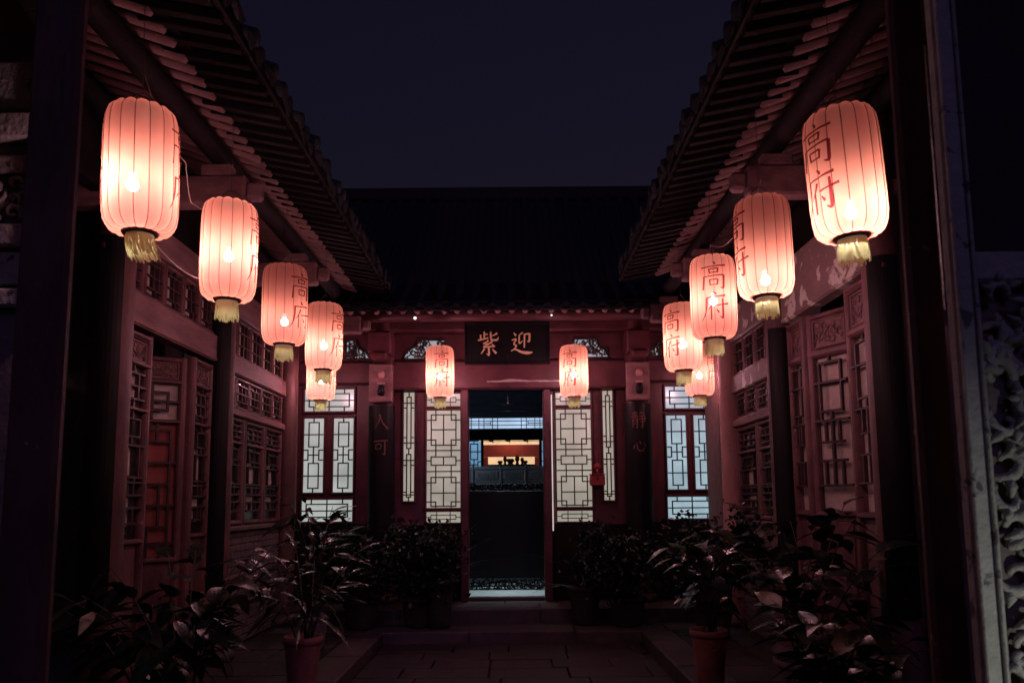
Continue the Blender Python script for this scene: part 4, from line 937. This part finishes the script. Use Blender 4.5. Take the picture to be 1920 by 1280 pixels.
bush('shrub', 'feathery dark shrub before the left lattice door panel', 'shrub', (-.9, 8.1, .15), .2, .3, .46, .66, 3000, 3)
clump('spiky_plant', 'spiky strap-leaved plant before the right lattice door panel', 'plant', (.86, 8.15, .15), .18, .4, 34, 4)
clump('spiky_plant', 'small strap-leaved plant right against the left lattice door panel', 'plant', (-.68, 8.0, .15), .16, .5, 30, 6, size=1.05)
bush('shrub', 'dark rounded shrub below the right couplet board', 'shrub', (1.3, 8.05, .15), .2, .3, .48, .68, 3000, 9)
bush('shrub', 'dark rounded shrub below the left couplet board', 'shrub', (-1.5, 8.0, .15), .2, .3, .5, .7, 3000, 12)
bush('shrub', 'small-leaved shrub before the right lit windows', 'shrub', (2.0, 7.3, .15), .2, .3, .45, .8, 2600, 14)

# ------------------------------------------------------------------ entrance: posts and carved stone leaf by the camera
def post(x0, x1, y0, y1, label):
    t = thing('gate_post', label, 'post', ((x0 + x1) / 2, (y0 + y1) / 2, 0), 'dark entrance posts', world=True)
    obj('shaft', MB().bbox(x0, y0, .18, x1, y1, 4.2, .015), 'column', t); obj('plinth', MB().bbox(x0 - .03, y0 - .03, 0, x1 + .03, y1 + .03, .178, .02), 'kerb', t)
post(-1.30, -1.155, 2.05, 2.09, 'dark entrance post left of the largest left lantern')
post(1.305, 1.41, 2.2, 2.24, 'dark entrance post beside the carved stone leaf')
cs = thing('carved_screen', 'pale carved stone screen with leaf scrolls at the right edge', 'carved screen', (1.6, 2.1, 0), world=True)
b = MB(); x0, x1, ya, yb = 1.318, 2.05, 2.0, 2.05
b.bbox(x0, ya, 0, x0 + .062, yb, 3.2, .012); b.bbox(x1 - .062, ya, 0, x1, yb, 3.2, .012)
for (z0, z1) in ((.0, .2), (2.04, 2.13), (3.1, 3.2)): b.bbox(x0 + .06, ya + .006, z0, x1 - .06, yb - .006, z1, .012)
b.bbox(x0 + .064, ya + .012, .2, x0 + .078, yb - .01, 2.04, .004)
for q in (x0 + .002, x0 + .05): b.bbox(q, ya - .012, .21, q + .01, ya + .002, 3.09, .004)
obj('frame', b, 'stonecarve', cs)
obj('backing', MB().box(x0 + .05, 2.055, .1, x1 - .03, 2.08, 2.06), 'brick', cs); obj('upper_panel', MB().box(x0 + .05, 2.055, 2.062, x1 - .03, 2.08, 3.15), 'ground', cs)  # dark backing colours in the shade between the scrolls, darker higher up
rn = random.Random(21); scroll_mes = []
for k in range(5):
    mb = MB(); P, RR = curl((0, 0, 0), .075, rn.uniform(0, 6), rn.choice((-1, 1)) * (.75 + .1 * k), 14, (1, 0, 0), (0, 0, 1), (0, -.03, 0), .026); mb.tube(P, RR, 7)
    for q in range(3):
        i = 2 + q * 3; d = Vector((P[i].x, 0, P[i].z)).normalized(); mb.tube([P[i], P[i] + d * .03 + Vector((0, -.018, .01)), P[i] + d * .065 + Vector((0, -.006, .025))], [.014, .02, .004], 6)
    scroll_mes.append(mb.mesh('leaf_scroll', M['stonecarve']))
z = .26; k = 0
while z < 2.0:
    for c in range(8):
        o = obj('leaf_scroll', rn.choice(scroll_mes), None, cs, (x0 + .14 + c * .072 + rn.uniform(-.03, .03), 2.045 + rn.uniform(-.01, .01), z + rn.uniform(-.03, .03)))
        o.rotation_euler = (0, rn.uniform(0, 6.28), 0); s_ = rn.uniform(.5, .8); o.scale = (s_, .8, s_)
    z += .075; k += 1
# the entrance's own wall light, low behind the viewer, that shows on the carved screen
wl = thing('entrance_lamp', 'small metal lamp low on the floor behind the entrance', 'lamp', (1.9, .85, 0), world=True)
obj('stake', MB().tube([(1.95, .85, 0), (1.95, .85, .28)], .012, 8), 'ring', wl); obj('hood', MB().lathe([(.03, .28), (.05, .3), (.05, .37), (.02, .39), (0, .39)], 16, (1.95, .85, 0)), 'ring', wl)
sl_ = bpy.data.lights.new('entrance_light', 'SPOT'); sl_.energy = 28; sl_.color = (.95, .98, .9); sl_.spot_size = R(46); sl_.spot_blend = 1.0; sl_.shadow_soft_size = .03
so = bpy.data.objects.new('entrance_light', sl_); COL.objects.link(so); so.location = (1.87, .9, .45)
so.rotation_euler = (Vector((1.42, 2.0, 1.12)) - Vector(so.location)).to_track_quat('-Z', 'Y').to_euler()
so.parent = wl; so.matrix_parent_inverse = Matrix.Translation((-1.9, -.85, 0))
